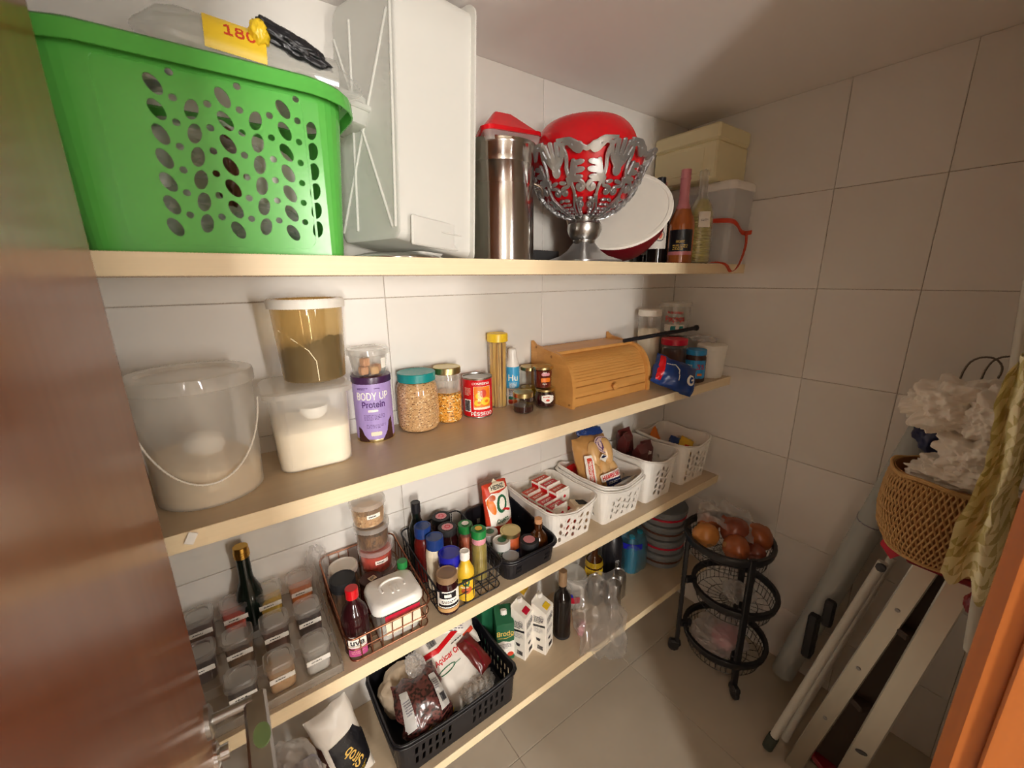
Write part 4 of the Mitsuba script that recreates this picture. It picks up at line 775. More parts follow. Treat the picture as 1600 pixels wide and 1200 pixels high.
def wire_basket(name, label, x0, x1, y0, y1, z, hf, hb, mat, step=.024):
    t = thing(name, label, 'wire basket'); w, d = x1-x0, y1-y0; c = ((x0+x1)/2, (y0+y1)/2, z); r = .0015
    H = lambda yy: hf+(hb-hf)*(yy+d/2)/d
    rl = np.array(rrect(w, d, .02, 5).exterior.coords)[:-1]; lo = np.array(rrect(w*.94, d*.94, .018, 5).exterior.coords)[:-1]
    part(t, 'rim', oz(tube(np.c_[rl, H(rl[:, 1])], .0026, 8, True), *c), mat, 60)
    mid = lo+(rl-lo)*.5
    for f_ in (.52,): q = lo+(rl-lo)*f_; part(t, 'hoop', oz(tube(np.c_[q, f_*H(q[:, 1])], r, 6, True), *c), mat, 60)
    part(t, 'base_hoop', oz(tube(np.c_[lo, np.full(len(lo), .002)], r, 6, True), *c), mat, 60)
    wires = []
    nx, ny = int(w/step), int(d/step)
    for i in range(1, nx):
        u = -w/2+w*i/nx
        if abs(u) < w/2-.018: part(t, 'cross_wire', oz(tube([(u, -d/2, H(-d/2)), (u*.94, -d/2*.94, .002), (u*.94, d/2*.94, .002), (u, d/2, H(d/2))], r, 6), *c), mat, 60)
    for i in range(1, ny):
        u = -d/2+d*i/ny
        if abs(u) < d/2-.018: part(t, 'long_wire', oz(tube([(-w/2, u, H(u)), (-w/2*.94, u*.94, .0035), (w/2*.94, u*.94, .0035), (w/2, u, H(u))], r, 6), *c), mat, 60)
    return t
wire_basket('wire_basket', 'copper wire basket holding the white square tub and the red-capped bottle', .134, .348, -.298, -.012, S3, .075, .125, 'copper')
def tub_stack(x, y, z, r, h, fill, fh, label, lab=True):
    t = thing('round_tub', label, 'tub', 'round clear tubs stacked in the copper basket')
    part(t, 'wall', lathe([(r*.86, 0), (r*.9, .003), (r, h-.012)], 36, (x, y, z)), 'clear', 35); part(t, 'lid', lathe([(0, h-.003), (r*.93, h-.003), (r*.98, h), (r*1.06, h), (r*1.08, h-.004), (r*1.08, h-.013), (r*1.03, h-.015)], 36, (x, y, z)), 'frost', 35)
    part(t, 'filling', lathe([(0, .002), (r*.86, .003), (r*.95, fh), (0, fh+.003)], 36, (x, y, z)), fill, 35)
    if lab: part(t, 'label', wrap(rrect(.036, .012, .001), r*.965, facing(x, y)+.3, (x, y, z+h*.52), .0015), 'paper', False); part(t, 'label_print', wrap(lines(.026, .004, 1, 3, .8), r*.965, facing(x, y)+.3, (x, y, z+h*.52), .0024), 'ink', False)
sx, sy = .282, -.078
for k, (f_, fh, lb, la) in enumerate([('jamred', .05, 'clear round tub of dark red paste, lowest of the stack of four', False), ('orangered', .052, 'clear round tub of red powder, second from the bottom of the stack', True), ('spice', .045, 'clear round tub of brown powder, third from the bottom of the stack', False), ('granola', .04, 'clear round tub of tan grains, topmost of the stack of four', True)]):
    tub_stack(sx-.004*k, sy+.003*k, S3+.006+.0725*k, .046, .072, f_, fh, lb, la)
x, y = .188, -.058
Q = thing('jar', 'clear jar with a white lid at the back left of the copper basket', 'jar'); part(Q, 'wall', lathe([(0, 0), (.033, 0), (.035, .003), (.035, .09)], 36, (x, y, S3+.006)), 'clear', 35); part(Q, 'filling', lathe([(0, .002), (.033, .003), (.033, .05), (0, .052)], 32, (x, y, S3+.006)), 'tan', 35); part(Q, 'lid', lathe([(.036, .085), (.039, .087), (.039, .1), (.035, .103), (.031, .1), (0, .1)], 36, (x, y, S3+.006)), 'whitesoft', 35)
x, y = .17, -.13
Q = thing('jar', 'jar with a matt black lid in front of the white-lidded jar', 'jar'); part(Q, 'wall', lathe([(0, 0), (.028, 0), (.03, .003), (.03, .09)], 36, (x, y, S3+.006)), 'clear', 35); part(Q, 'filling', lathe([(0, .002), (.028, .003), (.028, .07), (0, .072)], 32, (x, y, S3+.006)), 'spice', 35); part(Q, 'lid', oz(screw_lid(.033, .028, .09), x, y, S3+.006), 'blackmat', 30)
x, y = .239, -.146
Q = thing('jar', 'jar with a dark brown lid and a small pale sticker', 'jar'); part(Q, 'body', lathe([(0, 0), (.028, 0), (.031, .004), (.031, .07), (.029, .076)], 36, (x, y, S3+.006)), 'jamred', 35); part(Q, 'lid', oz(screw_lid(.031, .016, .076), x, y, S3+.006), 'choco', 30); part(Q, 'sticker', mv(cbox(.02, .017, .0006, .0002), rotz(.3, (x+.003, y-.002, S3+.0985))), 'paperwarm', False); part(Q, 'sticker_print', mv(extr(lines(.014, .01, 3, 2), .0003), rotz(.3, (x+.003, y-.002, S3+.0989))), 'ink', False)
x, y = .166, -.252
t = add_bottle('sauce_bottle', 'dark purple bottle with a bright red cap in the copper basket', x, y, S3+.006, bottle_prof(.031, .1, .045, .0135, .165), 'jam', .015, .148, .025, 'red', caplabel='red cap')
part(t, 'label', wrap(sbox(-.022, -.034, .022, .022), .031, facing(x, y)-.05, (x, y, S3+.042), .0008), 'paper', False, label='white and pink label'); part(t, 'label_band', wrap(sbox(-.022, -.034, .022, -.01), .031, facing(x, y)-.05, (x, y, S3+.042), .0014), 'magenta', False); part(t, 'lettering', wrap(text('uva', .014, True), .031, facing(x, y)-.05, (x, y, S3+.048), .0016), 'ink', False); part(t, 'label_print', wrap(lines(.03, .01, 2, 3), .031, facing(x, y)-.05, (x, y, S3+.02), .002), 'pink', False)
x, y = .318, -.178
t = add_bottle('sauce_bottle', 'short bottle with a green cap behind the white square tub', x, y, S3+.006, bottle_prof(.022, .07, .03, .012, .125), 'clear', .014, .112, .02, 'greencap', caplabel='green cap'); part(t, 'sauce', lathe([(0, .003), (.02, .004), (.02, .075), (0, .08)], 28, (x, y, S3+.006)), 'salsa', 35)
x, y = .268, -.236
QM = rotz(-.03, (x, y, S3+.006))
Q = thing('square_tub', 'clear square tub with a thick white lid with moulded handle, in the copper basket', 'tub'); part(Q, 'wall', mv(rtub([(.1, .092, 0), (.105, .096, .003), (.115, .105, .088)], .018, 5), QM), 'clear', 30); part(Q, 'filling', mv(rtub([(.098, .09, .002), (.102, .093, .005), (.107, .097, .05)], .016, 5), QM), 'lightgrey', 30); part(Q, 'lid', mv(rtub([(.122, .11, .084), (.13, .118, .088), (.13, .118, .098), (.124, .112, .108), (.11, .098, .113), (.03, .02, .116)], .026, 6), QM), 'white', 40, label='white lid')
part(Q+'__lid', 'handle', mv(tube(smoothpath([(-.028, -.012, .114), (-.03, .012, .1155), (0, .024, .117), (.03, .012, .1155), (.028, -.012, .114)], 24), .0035, 8), QM), 'white', 60); part(Q+'__lid', 'hinge', [mv(cbox(.006, .03, .004, .001, (u, -.012, .116)), QM) for u in (-.007, .007)], 'white', False)
part(Q, 'label', mv(extr(sbox(-.045, -.024, .045, .024), .0006), QM @ frame((0.006, -.0545, .05), (1, 0, 0), (0, .1, 1))), 'paperwarm', False, label='pale label with a red band'); part(Q, 'label_band', mv(extr(sbox(-.045, .012, .045, .028), .0007), QM @ frame((0.006, -.055, .05), (1, 0, 0), (0, .1, 1))), 'redlid', False); part(Q, 'label_print', mv(extr(lines(.07, .028, 4, 7), .0005), QM @ frame((0.006, -.0552, .044), (1, 0, 0), (0, .1, 1))), 'inkgrey', False)

wire_basket('wire_basket', 'dark wire basket crowded with sauce bottles and jars', .372, .582, -.296, -.014, S3, .082, .118, 'black')
z = S3+.006
def sauce(label, x, y, prof, bmat, capr, ch, cmat, cl, fill=None, fillh=0, glass='clear', zz=None):
    zb = z if zz is None else zz; h = prof[-1][1]
    t = thing('sauce_bottle', label, 'bottle'); part(t, 'body', lathe([(0, 0)]+prof, 32, (x, y, zb)), bmat if not fill else glass, 35)
    if fill: part(t, 'sauce', lathe([(0, .002)]+[(r-.0018, q) for r, q in prof if .001 < q < fillh]+[(prof_r(prof, fillh)-.0018, fillh), (0, fillh+.001)], 28, (x, y, zb)), fill, 35)
    part(t, 'cap', oz(screw_lid(capr, ch, h-ch*.55), x, y, zb), cmat, 30, label=cl); return t
sauce('tall black bottle at the back left corner of the dark wire basket', .412, -.064, bottle_prof(.026, .13, .05, .0125, .21)[1:], 'greenglass', .0145, .034, 'black', 'black cap')
sauce('dark red bottle with a navy blue cap behind the white one', .405, -.125, bottle_prof(.028, .12, .03, .022, .165)[1:], 'ketchup', .0245, .034, 'blue', 'navy blue cap')
sauce('white bottle with a blue cap in the dark wire basket', .419, -.176, bottle_prof(.028, .11, .03, .023, .15)[1:], 'paperwarm', .0255, .034, 'blue', 'blue cap')
for x, y, lb in [(.5, -.052, 'dark jar with a red-centred black lid, behind its twin by the wall'), (.489, -.118, 'dark jar with a red-centred black lid, in front of its twin')]:
    t = thing('jar', lb, 'jar', 'dark jars with red-centred lids'); part(t, 'body', lathe([(0, 0), (.028, 0), (.031, .004), (.031, .095), (.027, .11), (.027, .125)], 32, (x, y, z)), 'jam', 35); part(t, 'lid', oz(screw_lid(.03, .02, .118), x, y, z), 'blackmat', 30); part(t+'__lid', 'red_disc', disc(.018, .1378, (x, y, z)), 'rose', False, label='red centre'); part(t+'__lid', 'red_disc_print', oz(extr(Point(0, 0).buffer(.009).difference(Point(0, 0).buffer(.006)), .0004), x, y, z+.1379), 'redlid', False)
for x, y, fl_, h, lb, pc in [(.532, -.155, 'salsa', .14, 'small bottle of orange sauce with a green cap and white seal', 'white'), (.54, -.222, 'sauce', .155, 'bottle of yellow-green sauce with a green cap and yellow seal', 'mustard')]:
    t = sauce(lb, x, y, bottle_prof(.024, h*.66, h*.2, .018, h)[1:], None, .0225, .026, 'greencap', 'green cap', fl_, h*.8); part(t+'__cap', 'seal', disc(.011, h+.0135, (x, y, z)), pc, False)
    if pc == 'mustard': part(t, 'pink_band', lathe([(.0195, h*.78), (.021, h*.8), (.021, h*.88), (.019, h*.9)], 28, (x, y, z)), 'pink', 35)
sauce('white jar with a royal blue lid in the dark wire basket', .44, -.226, [(.03, 0), (.034, .004), (.034, .09), (.03, .105), (.03, .118)], 'paper', .0325, .034, 'royal', 'royal blue lid')
x, y = .408, -.272
x, y = .404, -.276
t = sauce('dark jar with a brown lid and a black and white label, at the front corner', x, y, [(.026, 0), (.0295, .004), (.0295, .085), (.026, .092), (.026, .108)], 'jam', .029, .02, 'brownlid', 'brown lid')
for poly, zc, mm, e in [(sbox(-.036, -.026, .036, .026), .052, 'paper', .0008), (sbox(-.026, .004, .02, .022), .052, 'black', .0014), (sbox(-.03, -.022, .03, -.015), .052, 'black', .0014), (sbox(-.036, -.012, .036, .0), .024, 'tan', .001), (sbox(-.012, .008, .006, .018), .052, 'paper', .002), (affinity.translate(lines(.04, .008, 2, 4), 0, -.007), .052, 'ink', .0014)]: part(t, 'label' if mm == 'paper' else 'label_print', wrap(poly, .0295, facing(x, y)+.1, (x, y, z+zc), e), mm, False)
x, y = .466, -.268
t = sauce('yellow mustard bottle with a white cap at the front of the dark wire basket', x, y, bottle_prof(.0245, .085, .04, .012, .14)[1:], 'mustard', .014, .026, 'white', 'white cap')
part(t, 'lettering', wrap(text('Q', .022, True), .0245, facing(x, y), (x, y, z+.066), .0008), 'greenlabel', False); part(t, 'label_print', wrap(unary_union([ell(0, 0, .014, .009), ell(.009, .005, .007, .007)]), .0245, facing(x, y), (x, y, z+.038), .0008), 'salsa', False); part(t, 'label_print', wrap(lines(.03, .006, 1, 3), .0245, facing(x, y), (x, y, z+.05), .0012), 'paper', False)

# black plastic basket
BK = thing('plastic_basket', 'black plastic basket with slotted sides, holding the ketchup pouch and jars', 'basket')
S = Strip(.19, .262, .028, .075, .008, lambda q, X, Y: .9+.45*np.clip(Y*.5+.5, 0, 1)**1.3)
sl = [affinity.skew(sbox(x-.0022, y, x+.0022, y+.011), 12) for x0 in (-.07, .05) for x in x0+np.arange(4)*.0072 for y in (.018, .034)]
sb = [sbox(x-.008, .03, x+.008, .045) for x in np.arange(-.07, .08, .035)]
BKM = rotz(0, (.692, -.158, S3))
part(BK, 'body', [mv(S.wall(.003, {0: sl, 1: sl, 2: sb, 3: sl}, 4, 5), BKM), mv(S.floor(.003), BKM)], 'black', 30); part(BK, 'rim', mv(cat([tube(S.loop(.075, .002, 90), .0045, 8, True), tube(S.loop(.075, .007, 90)-[0, 0, .004], .003, 6, True)]), BKM), 'black', 60)
z = S3+.004
# ketchup pouch
Q = thing('ketchup_pouch', 'upright red and white ketchup pouch standing at the back of the black basket', 'pouch')
P_ = Pillow(.105, .21, .05, 4, .003, 25, p=3.0, q=.5, wob=.02); KM = frame((.69, -.098, S3+.113), (1, .1, -.05), (.03, .25, 1))
part(Q, 'film', mv(P_.mesh(), KM), 'orangered', 40)
D = lambda sh, at, mat, ang=0, eps=.001, nm='label_print': part(Q, nm, mv(P_.drape(sh, at, ang, eps, .007), KM), mat, False)
D = (lambda D0: lambda sh, at, *a, **k: D0(sh, (at[0], at[1]+.018), *a, **k))(D)
D(Polygon([(-.045, -.055), (-.05, .04), (-.03, .055), (.0, .05), (.045, .06), (.045, -.05), (0, -.06)]), (.0, 0.0), 'paper', nm='label'); D(Polygon([(-.034, -.014), (-.034, .004), (-.012, .012), (0, .026), (.012, .012), (.036, .008), (.036, -.012)]), (0, .072), 'paperwarm', eps=.001)
D(text('HEINZ', .013, True, sx=.95), (0, .071), 'ink', 0, .0018, 'lettering')
D(ell(0, 0, .021, .031, -8, 8).difference(ell(.001, .001, .0125, .022, -8, 8)), (.004, .012), 'greenlabel', 0, .0018, 'letter_ring'); D(Polygon([(-.01, .004), (.004, -.001), (.02, -.008), (.026, -.002), (.012, .004), (0, .008)]), (.012, -.012), 'red', 0, .0022, 'letter_tail'); D(text('Quero', .015, True, sx=.85), (.0, -.042), 'greenlabel', 4, .0018, 'lettering')
D(ell(0, 0, .012, .03, 15), (-.035, .012), 'orange', 0, .0016); D(ell(0, 0, .013, .01), (-.03, .04), 'salsa', 0, .0017)
def bjar(label, x, y, prof, fill, fh, lidr, lh, lmat, glass='clear', cat_='jar'):
    t = thing('jar', label, cat_); h = prof[-1][1]; part(t, 'wall', lathe([(0, 0)]+prof, 32, (x, y, z)), glass, 35)
    if fill: part(t, 'filling', lathe([(0, .002)]+[(r-.0018, q) for r, q in prof if .001 < q < fh]+[(prof_r(prof, fh)-.0018, fh), (0, fh+.001)], 28, (x, y, z)), fill, 35)
    part(t, 'lid', oz(screw_lid(lidr, lh, h-.006), x, y, z), lmat, 30); return t
t = bjar('jar of orange sauce with a pale gold lid in the black basket', .672, -.2, [(.032, 0), (.0345, .004), (.0345, .07), (.031, .078), (.031, .092)], 'salsa', .086, .034, .014, 'goldpale', 'glass'); part(t, 'label', lathe([(.0349, .008), (.0352, .009), (.0352, .045), (.0349, .046)], 36, (.672, -.2, z)), 'blue', 35, label='blue label'); part(t, 'label_print', wrap(lines(.06, .02, 3, 5), .0352, facing(.672, -.2), (.672, -.2, z+.027), .0006), 'lightgrey', False)
t = bjar('dark olive jar with a red-centred black lid at the front of the black basket', .708, -.252, [(.029, 0), (.032, .006), (.032, .045), (.029, .055), (.029, .062)], 'jam', .05, .0315, .022, 'blackmat', 'smoke'); part(t+'__lid', 'red_disc', disc(.019, .0785, (.708, -.252, z)), 'rose', False)
for x, y, h, lb in [(.626, -.145, .082, 'pale can with a green-spotted top, behind its twin'), (.628, -.212, .088, 'pale can with a green-spotted top, in front of its twin')]:
    t = thing('tin_can', lb, 'tin can', 'pale cans with green spots'); part(t, 'body', lathe([(0, 0), (.027, 0), (.0285, .003), (.0285, h-.003), (.027, h), (.025, h), (.0245, h-.003), (0, h-.003)], 32, (x, y, z)), 'lightgrey', 30); part(t, 'green_spot', disc(.014, h-.0018, (x+.003, y+.002, z)), 'greenlabel', False); part(t, 'label_print', wrap(lines(.05, .03, 5, int(h*1e4)), .0285, facing(x, y), (x, y, z+h*.55), .0006), 'greenlabel', False)
t = bjar('empty smoky grey jar lying low at the front left of the black basket', .628, -.262, [(.024, 0), (.026, .004), (.026, .052), (.024, .058)], None, 0, .0262, .01, 'grey', 'smoke')
x, y = .752, -.245
t = add_bottle('corked_bottle', 'small round dark bottle with a cork stopper at the right end of the black basket', x, y, z, [(0, 0), (.026, 0), (.031, .006), (.032, .05), (.029, .07), (.018, .085), (.0125, .092), (.0125, .112), (.014, .113), (.014, .117), (.01, .118)], 'amberglass', .0125, .112, .022, 'cork', caplabel='cork stopper')

def white_basket(label, xc, yc, w, d, h, fl, rotn=0, seed=0, dip=.12, mat='white'):
    t = thing('white_basket', label, 'basket', 'white plastic baskets on the third shelf'); S = Strip(w, d, .016, h, fl, lambda q, X, Y: 1-dip*np.clip(1-np.abs(X*X)*.9, 0, 1)*np.clip(np.abs(Y)-.75, 0, 1)*4+.05*np.clip(np.abs(X*Y), 0, 1))
    rg = random.Random(seed); fr = []
    for c in range(5):
        for r in range(5):
            u, v = -.062+c*.031, .026+r*.031+(.014 if c % 2 else 0)
            if v < h-.026 and abs(u) < w/2-.026: fr.append(ell(u, v, .0068 if h < .15 else .0082, .0112 if h < .15 else .0132, -28 if c % 2 else 24, 4)); fr.append(ell(u+.0155, v+.0155, .0036, .0036, 0, 3)) if v < h-.045 and u+.014 < w/2-.024 else None
    sd = [ell(-.07+c*.035, .03+r*.03+(.012 if c % 2 else 0), .0055, .0092, -25 if c % 2 else 25, 4) for c in range(5) for r in range(4) if .03+r*.03 < h-.05]
    A_ = rotz(rotn, (xc, yc, S3)); part(t, 'body', [mv(S.wall(.0022, {0: fr, 1: sd, 2: fr, 3: sd}, 6, 4), A_), mv(S.floor(.0025), A_)], mat, 30)
    lp = S.loop(h, .0, 110); part(t, 'rim', mv(cat([tube(lp+[0, 0, 0], .0035, 8, True), tube(S.loop(h, .006, 110)-[0, 0, .003], .0028, 6, True)]), A_), mat, 60); return t
white_basket('white plastic basket of red and white cartons, nearest the black basket', .9, -.135, .182, .232, .137, .02, .0, 1)
white_basket('white plastic basket holding the bread bag, inside which a second one nests', 1.148, -.146, .2, .23, .142, .022, 0, 2)
wbn = white_basket('inner white basket nested in the bread basket, showing a second rim', 1.148, -.146, .186, .216, .152, .024, 0, 3); 
for k in [k for k in scene if k.startswith(wbn+'__')]: scene[k]['to_world'] = T().translate([0, 0, .006])
white_basket('white plastic basket of dark red packs, third along the shelf', 1.383, -.148, .17, .226, .185, .02, 0, 4, .09)
white_basket('white plastic basket of yellow packets, in the corner by the end wall', 1.64, -.148, .185, .222, .185, .022, 0, 5, .09)
# cartons in the first white basket
zc = S3+.004
def carton(label, x, y, z, rz, sx=.072, sy=.042, sz=.116, tilt=0.0):
    t = thing('juice_carton', label, 'carton', 'red and white cartons in the white basket'); A_ = rotz(rz, (x, y, z)) @ rot(tilt, [1, 0, 0])
    part(t, 'box', mv(cbox(sx, sy, sz, .002, (0, 0, sz/2)), A_), 'paper', False); part(t, 'red_top', mv(cbox(sx*.99, sy*.84, .0012, .0003, (0, sy*.06, sz+.0005)), A_), 'red' if 'twin' in label or 'pink' in label else 'orangered', False, label='red printed top'); part(t, 'red_side', mv(cbox(.001, sy*.8, sz*.7, .0002, (-sx/2-.0005, 0, sz*.58)), A_), 'red', False); part(t, 'top_flap', mv(cbox(sx, .003, .008, .001, (0, -sy*.36, sz+.003)), A_), 'whitesoft', False); part(t, 'print', mv(extr(lines(sx*.7, sy*.3, 2, int(x*1e3)), .0004), A_ @ rotz(0, (0, sy*.12, sz+.0011))), 'paper', False); part(t, 'front_print', mv(extr(unary_union([ell(.006, .012, .007, .006), affinity.translate(lines(.03, .01, 2, 5), .0, -.01)]), .0004), A_ @ frame((0, -sy/2-.0002, sz*.7), (1, 0, 0), (0, 0, 1))), 'redlid', False)
cs_ = [(.925, -.055, .022, 'red-topped carton at the back right of the first white basket'), (.93, -.1, .022, 'red-topped twin carton second from the back on the right'), (.934, -.145, .018, 'red-topped carton third from the back on the right, showing its white front'),
       (.86, -.075, .002, 'red-topped carton at the back left of the first white basket'), (.862, -.118, .0, 'red-topped carton second from the back on the left'), (.866, -.16, -.0, 'pink-striped carton third from the back on the left'), (.872, -.2, -.0, 'pink-striped carton at the front left, beside the foil sachet')]
for x, y, dz, lb in cs_: carton(lb, x, y, zc+max(dz, 0), .12)
for k in range(4): single('stick_packet', ['red and white stick packet beside the foil sachet, rearmost', 'second red and white stick packet beside the foil sachet', 'third red and white stick packet beside the foil sachet', 'red and white stick packet nearest the front rim'][k], 'packet', mv(cat([cbox(.05, .01, .07, .003), cbox(.052, .0106, .018, .003, (0, 0, .012))]), rotz(.2, (.915, -.19-.013*k, S3+.055-.004*k)) @ rot(.3, [1, 0, 0])), ['red', 'paper', 'red', 'orangered'][k], False, 'stick packets in the first white basket')
Q = thing('foil_sachet', 'pale blue-white folded sachet standing up at the front of the first white basket', 'sachet'); part(Q, 'sheet', mv(loft([np.array([(-.045, 0, 0), (.045, 0, 0), (.045, .003, 0), (-.045, .003, 0)]), np.array([(-.0015, 0, .075), (.0015, 0, .075), (.0015, .003, .075), (-.0015, .003, .075)])]), rotz(.1, (.858, -.232, S3+.062)) @ rot(-.25, [1, 0, 0])), 'bagwhite', False)
Q = thing('packet', 'dark green and white packet at the front right of the first white basket', 'packet'); A_ = rotz(-.3, (.962, -.205, S3+.005)) @ rot(.2, [0, 1, 0]); part(Q, 'box', mv(cbox(.07, .05, .09, .004, (0, 0, .05)), A_), 'paperwarm', False); part(Q, 'dark_print', mv(cbox(.045, .034, .001, .0003, (.006, 0, .0955)), A_), 'blackmat', False)
single('packet', 'small black packet between the cartons and the green-and-white packet', 'packet', mv(cbox(.04, .03, .08, .006), rotz(.5, (.925, -.182+.0, S3+.05))), 'black', False) if False else None
# bread bag
Q = thing('bread_bag', 'clear bag of hamburger buns with orange print standing in the bread basket', 'bread bag')
P_ = Pillow(.165, .25, .1, 9, .009, 20, p=2.8, q=.6, n=36); BGM = frame((1.135, -.13, S3+.165), (1, -.12, -.02), (.05, .45, 1))
part(Q, 'film', mv(P_.mesh(), BGM), 'bunshade', 40)
for k, (u, v) in enumerate([(-.035, -.03), (.01, -.03), (.05, -.035), (-.02, .045), (.04, .05)]): part(Q, 'bun', mv(blob(.054, .108, .046, 40+k, .08, 2, 3), BGM @ rotz(0, (u, v, float(P_.f(np.array(u), np.array(v)))-.004))), 'bread', 40)
D = lambda sh, at, mat, ang=0, eps=.001, nm='print': part(Q, nm, mv(P_.drape(sh, at, ang, eps, .008), BGM), mat, False)
D(ell(0, 0, .05, .036, -15, 8), (.035, .075), 'paperpink', 0, .012); D(ell(0, 0, .046, .032, -15, 8).difference(ell(0, 0, .0435, .03, -15, 8)), (.035, .075), 'inkpurple', 0, .014); D(text('Pan', .02, True), (.055, .072), 'inkpurple', -8, .0145, 'lettering'); D(unary_union([stroke([(0, 0), (.004, .02), (.0, .035)], .0016), stroke([(0, .005), (.012, .02), (.012, .032)], .0016), stroke([(0, .005), (-.012, .018), (-.014, .03)], .0016)]), (.012, .058), 'inkpurple', -10, .0145, 'wheat_emblem')
D = (lambda D1: lambda sh, at, mat, ang=0, eps=.001, nm='print': D1(sh, at, mat, ang, eps+.013, nm))(D)
D(rrect(.026, .12, .003), (-.062, -.01), 'paper', -4, .008); D(affinity.rotate(rrect(.1, .014, .002), 90), (-.062, -.01), 'orangered', -4, .0095); tx = text('Hamburguer', .0105, True, sx=.9); tx.apply_transform(rotz(-math.pi/2)); D(tx, (-.062, -.01), 'paper', -4, .0105, 'lettering')
D = (lambda D0: lambda sh, at, *a, **k: D0(sh, (at[0]-.008, at[1]+.03), *a, **k))(D)
D(Polygon([(-.02, 0), (0, .016), (.022, .002), (.002, -.016)]), (.0, .0), 'paper', 0, .018); D(Polygon([(-.014, 0), (.0, .009), (.014, .002), (0, -.002)]), (.002, .002), 'navy', 0, .0195); D(rrect(.105, .028, .004), (.022, -.07), 'paper', 6, .016); D(text('HAMBÚRG', .017, True, sx=.78), (.022, -.07), 'red', 6, .0175, 'lettering'); D(rrect(.085, .026, .004), (.034, -.095), 'navy', 4, .016); D(lines(.06, .012, 2, 6), (.034, -.095), 'lightgrey', 4, .0175)
part(Q, 'tied_end', mv(blob(.12, .05, .05, 15, .3, 3), BGM @ rotz(0, (.02, .135, -.01))), 'blue', 40, label='blue tied end')
single('packet', 'red packet standing at the back left of the bread basket', 'packet', mv(cbox(.07, .03, .13, .006), rotz(.1, (1.083, -.052, S3+.085))), 'red', False)
Q = thing('notepad', 'dark pad with a pale edge lying across the front of the bread basket', 'notepad'); A_ = rotz(.08, (1.18, -.225, S3+.122)) @ rot(-.5, [1, 0, 0]); part(Q, 'cover', mv(cbox(.13, .045, .006, .001), A_), 'navy', False); part(Q, 'pages', mv(cbox(.13, .012, .008, .001, (0, -.026, 0)), A_), 'lightgrey', False)
# dark red packs
for k, (x, y, dz, rz, tl) in enumerate([(1.36, -.09, .03, .25, .12), (1.41, -.07, .04, -.2, -.15), (1.365, -.165, .0, .1, .1), (1.42, -.15, .0, -.1, .05)]):
    lb = ['dark red pack at the back left of the third white basket', 'dark red pack at the back right of the third white basket', 'dark red pack at the front left of the third white basket', 'dark red pack with small white lettering at the front right of its basket'][k]
    t = thing('food_pack', lb, 'food pack', 'dark red packs in the third white basket'); A_ = rotz(rz, (x, y, S3+.035+dz)) @ rot(tl, [0, 1, 0]) @ np.diag([1.25, 1.2, 1.0, 1]); part(t, 'pack', mv(rtub([(.045, .028, 0), (.052, .038, .006), (.052, .038, .14), (.05, .004, .165)], .006, 2), A_), 'brownbag', 30); part(t, 'seal', mv(cbox(.052, .003, .012, .0008, (0, 0, .168)), A_), 'brownbag', False)
    if k == 3: part(t, 'lettering', mv(text('bis'[:2]+'s', .014, True), A_ @ frame((0.002, -.0192, .125), (1, 0, 0), (0, 0, 1))), 'paper', False)
    else: part(t, 'print', mv(extr(rrect(.03, .012, .003), .0006), A_ @ frame((0, -.0192, .1), (1, 0, 0), (0, 0, 1))), 'darkred', False)
for k, (x, y, z_, sx, sy, sz, rz, tl, mm, lb) in enumerate([(1.62, -.075, S3+.1, .13, .03, .16, .3, -.35, 'orange', 'orange packet leaning in the corner basket'), (1.66, -.14, S3+.11, .06, .04, .11, -.5, .4, 'blue', 'dark blue packet in the middle of the corner basket'), (1.692, -.178, S3+.105, .075, .035, .11, -.5, .5, 'mustard', 'yellow packet at the front of the corner basket'), (1.6, -.09, S3+.06, .1, .06, .1, .1, 0, 'mustard', 'yellow packet low at the back of the corner basket')]):
    t = thing('packet', lb, 'packet'); P2 = Pillow(sx, sz, sy, 50+k, .003, 30, p=3, n=18); A_ = rotz(rz, (x, y, z_)) @ rot(tl, [0, 1, 0]) @ frame((0, 0, 0), (1, 0, 0), (0, .3, 1)); part(t, 'film', mv(P2.mesh(), A_), mm, 40); part(t, 'print', mv(P2.drape(rrect(sx*.5, sz*.25, .004), (0, .01)), A_), 'red' if mm == 'mustard' else 'choco', False)

# ------------------------------------------------------------------ LOWEST SHELF
CR = thing('crate', 'black plastic crate with slotted sides, full of food bags, on the lowest shelf', 'crate')
S = Strip(.395, .262, .022, .125, .008, lambda q, X, Y: .9+.12*np.clip(X*X, 0, 1)*np.clip(Y*Y, 0, 1))
ft = [affinity.skew(sbox(x-.0045, y, x+.0045, y+.026), 6) for x in np.arange(-.15, .16, .021) if abs(x) > .03 for y in (.028, .066)]
sd = [affinity.skew(sbox(x-.0045, y, x+.0045, y+.026), 6) for x in np.arange(-.09, .1, .021) for y in (.028, .066)]
CM = rotz(0, (.425, -.152, S4)); part(CR, 'body', [mv(S.wall(.003, {0: ft, 1: sd, 2: ft, 3: sd}, 4, 4), CM), mv(S.floor(.003), CM)], 'black', 30); part(CR, 'rim', mv(cat([tube(S.loop(.125, .0, 100), .004, 8, True), tube(S.loop(.125, .006, 100)-[0, 0, .004], .003, 6, True)]), CM), 'black', 60)
Q = thing('sugar_bag', 'white bag of crystal sugar with red lettering leaning in the black crate', 'sugar bag')
P_ = Pillow(.19, .27, .085, 11, .005, 18, p=3, q=.5, n=34); GM = frame((.475, -.11, S4+.108), (1, .06, .02), (-.05, .75, .62))
part(Q, 'film', mv(P_.mesh(), GM), 'bagwhite', 40)
D = lambda sh, at, mat, ang=0, eps=.001, nm='print': part(Q, nm, mv(P_.drape(sh, at, ang, eps, .009), GM), mat, False)
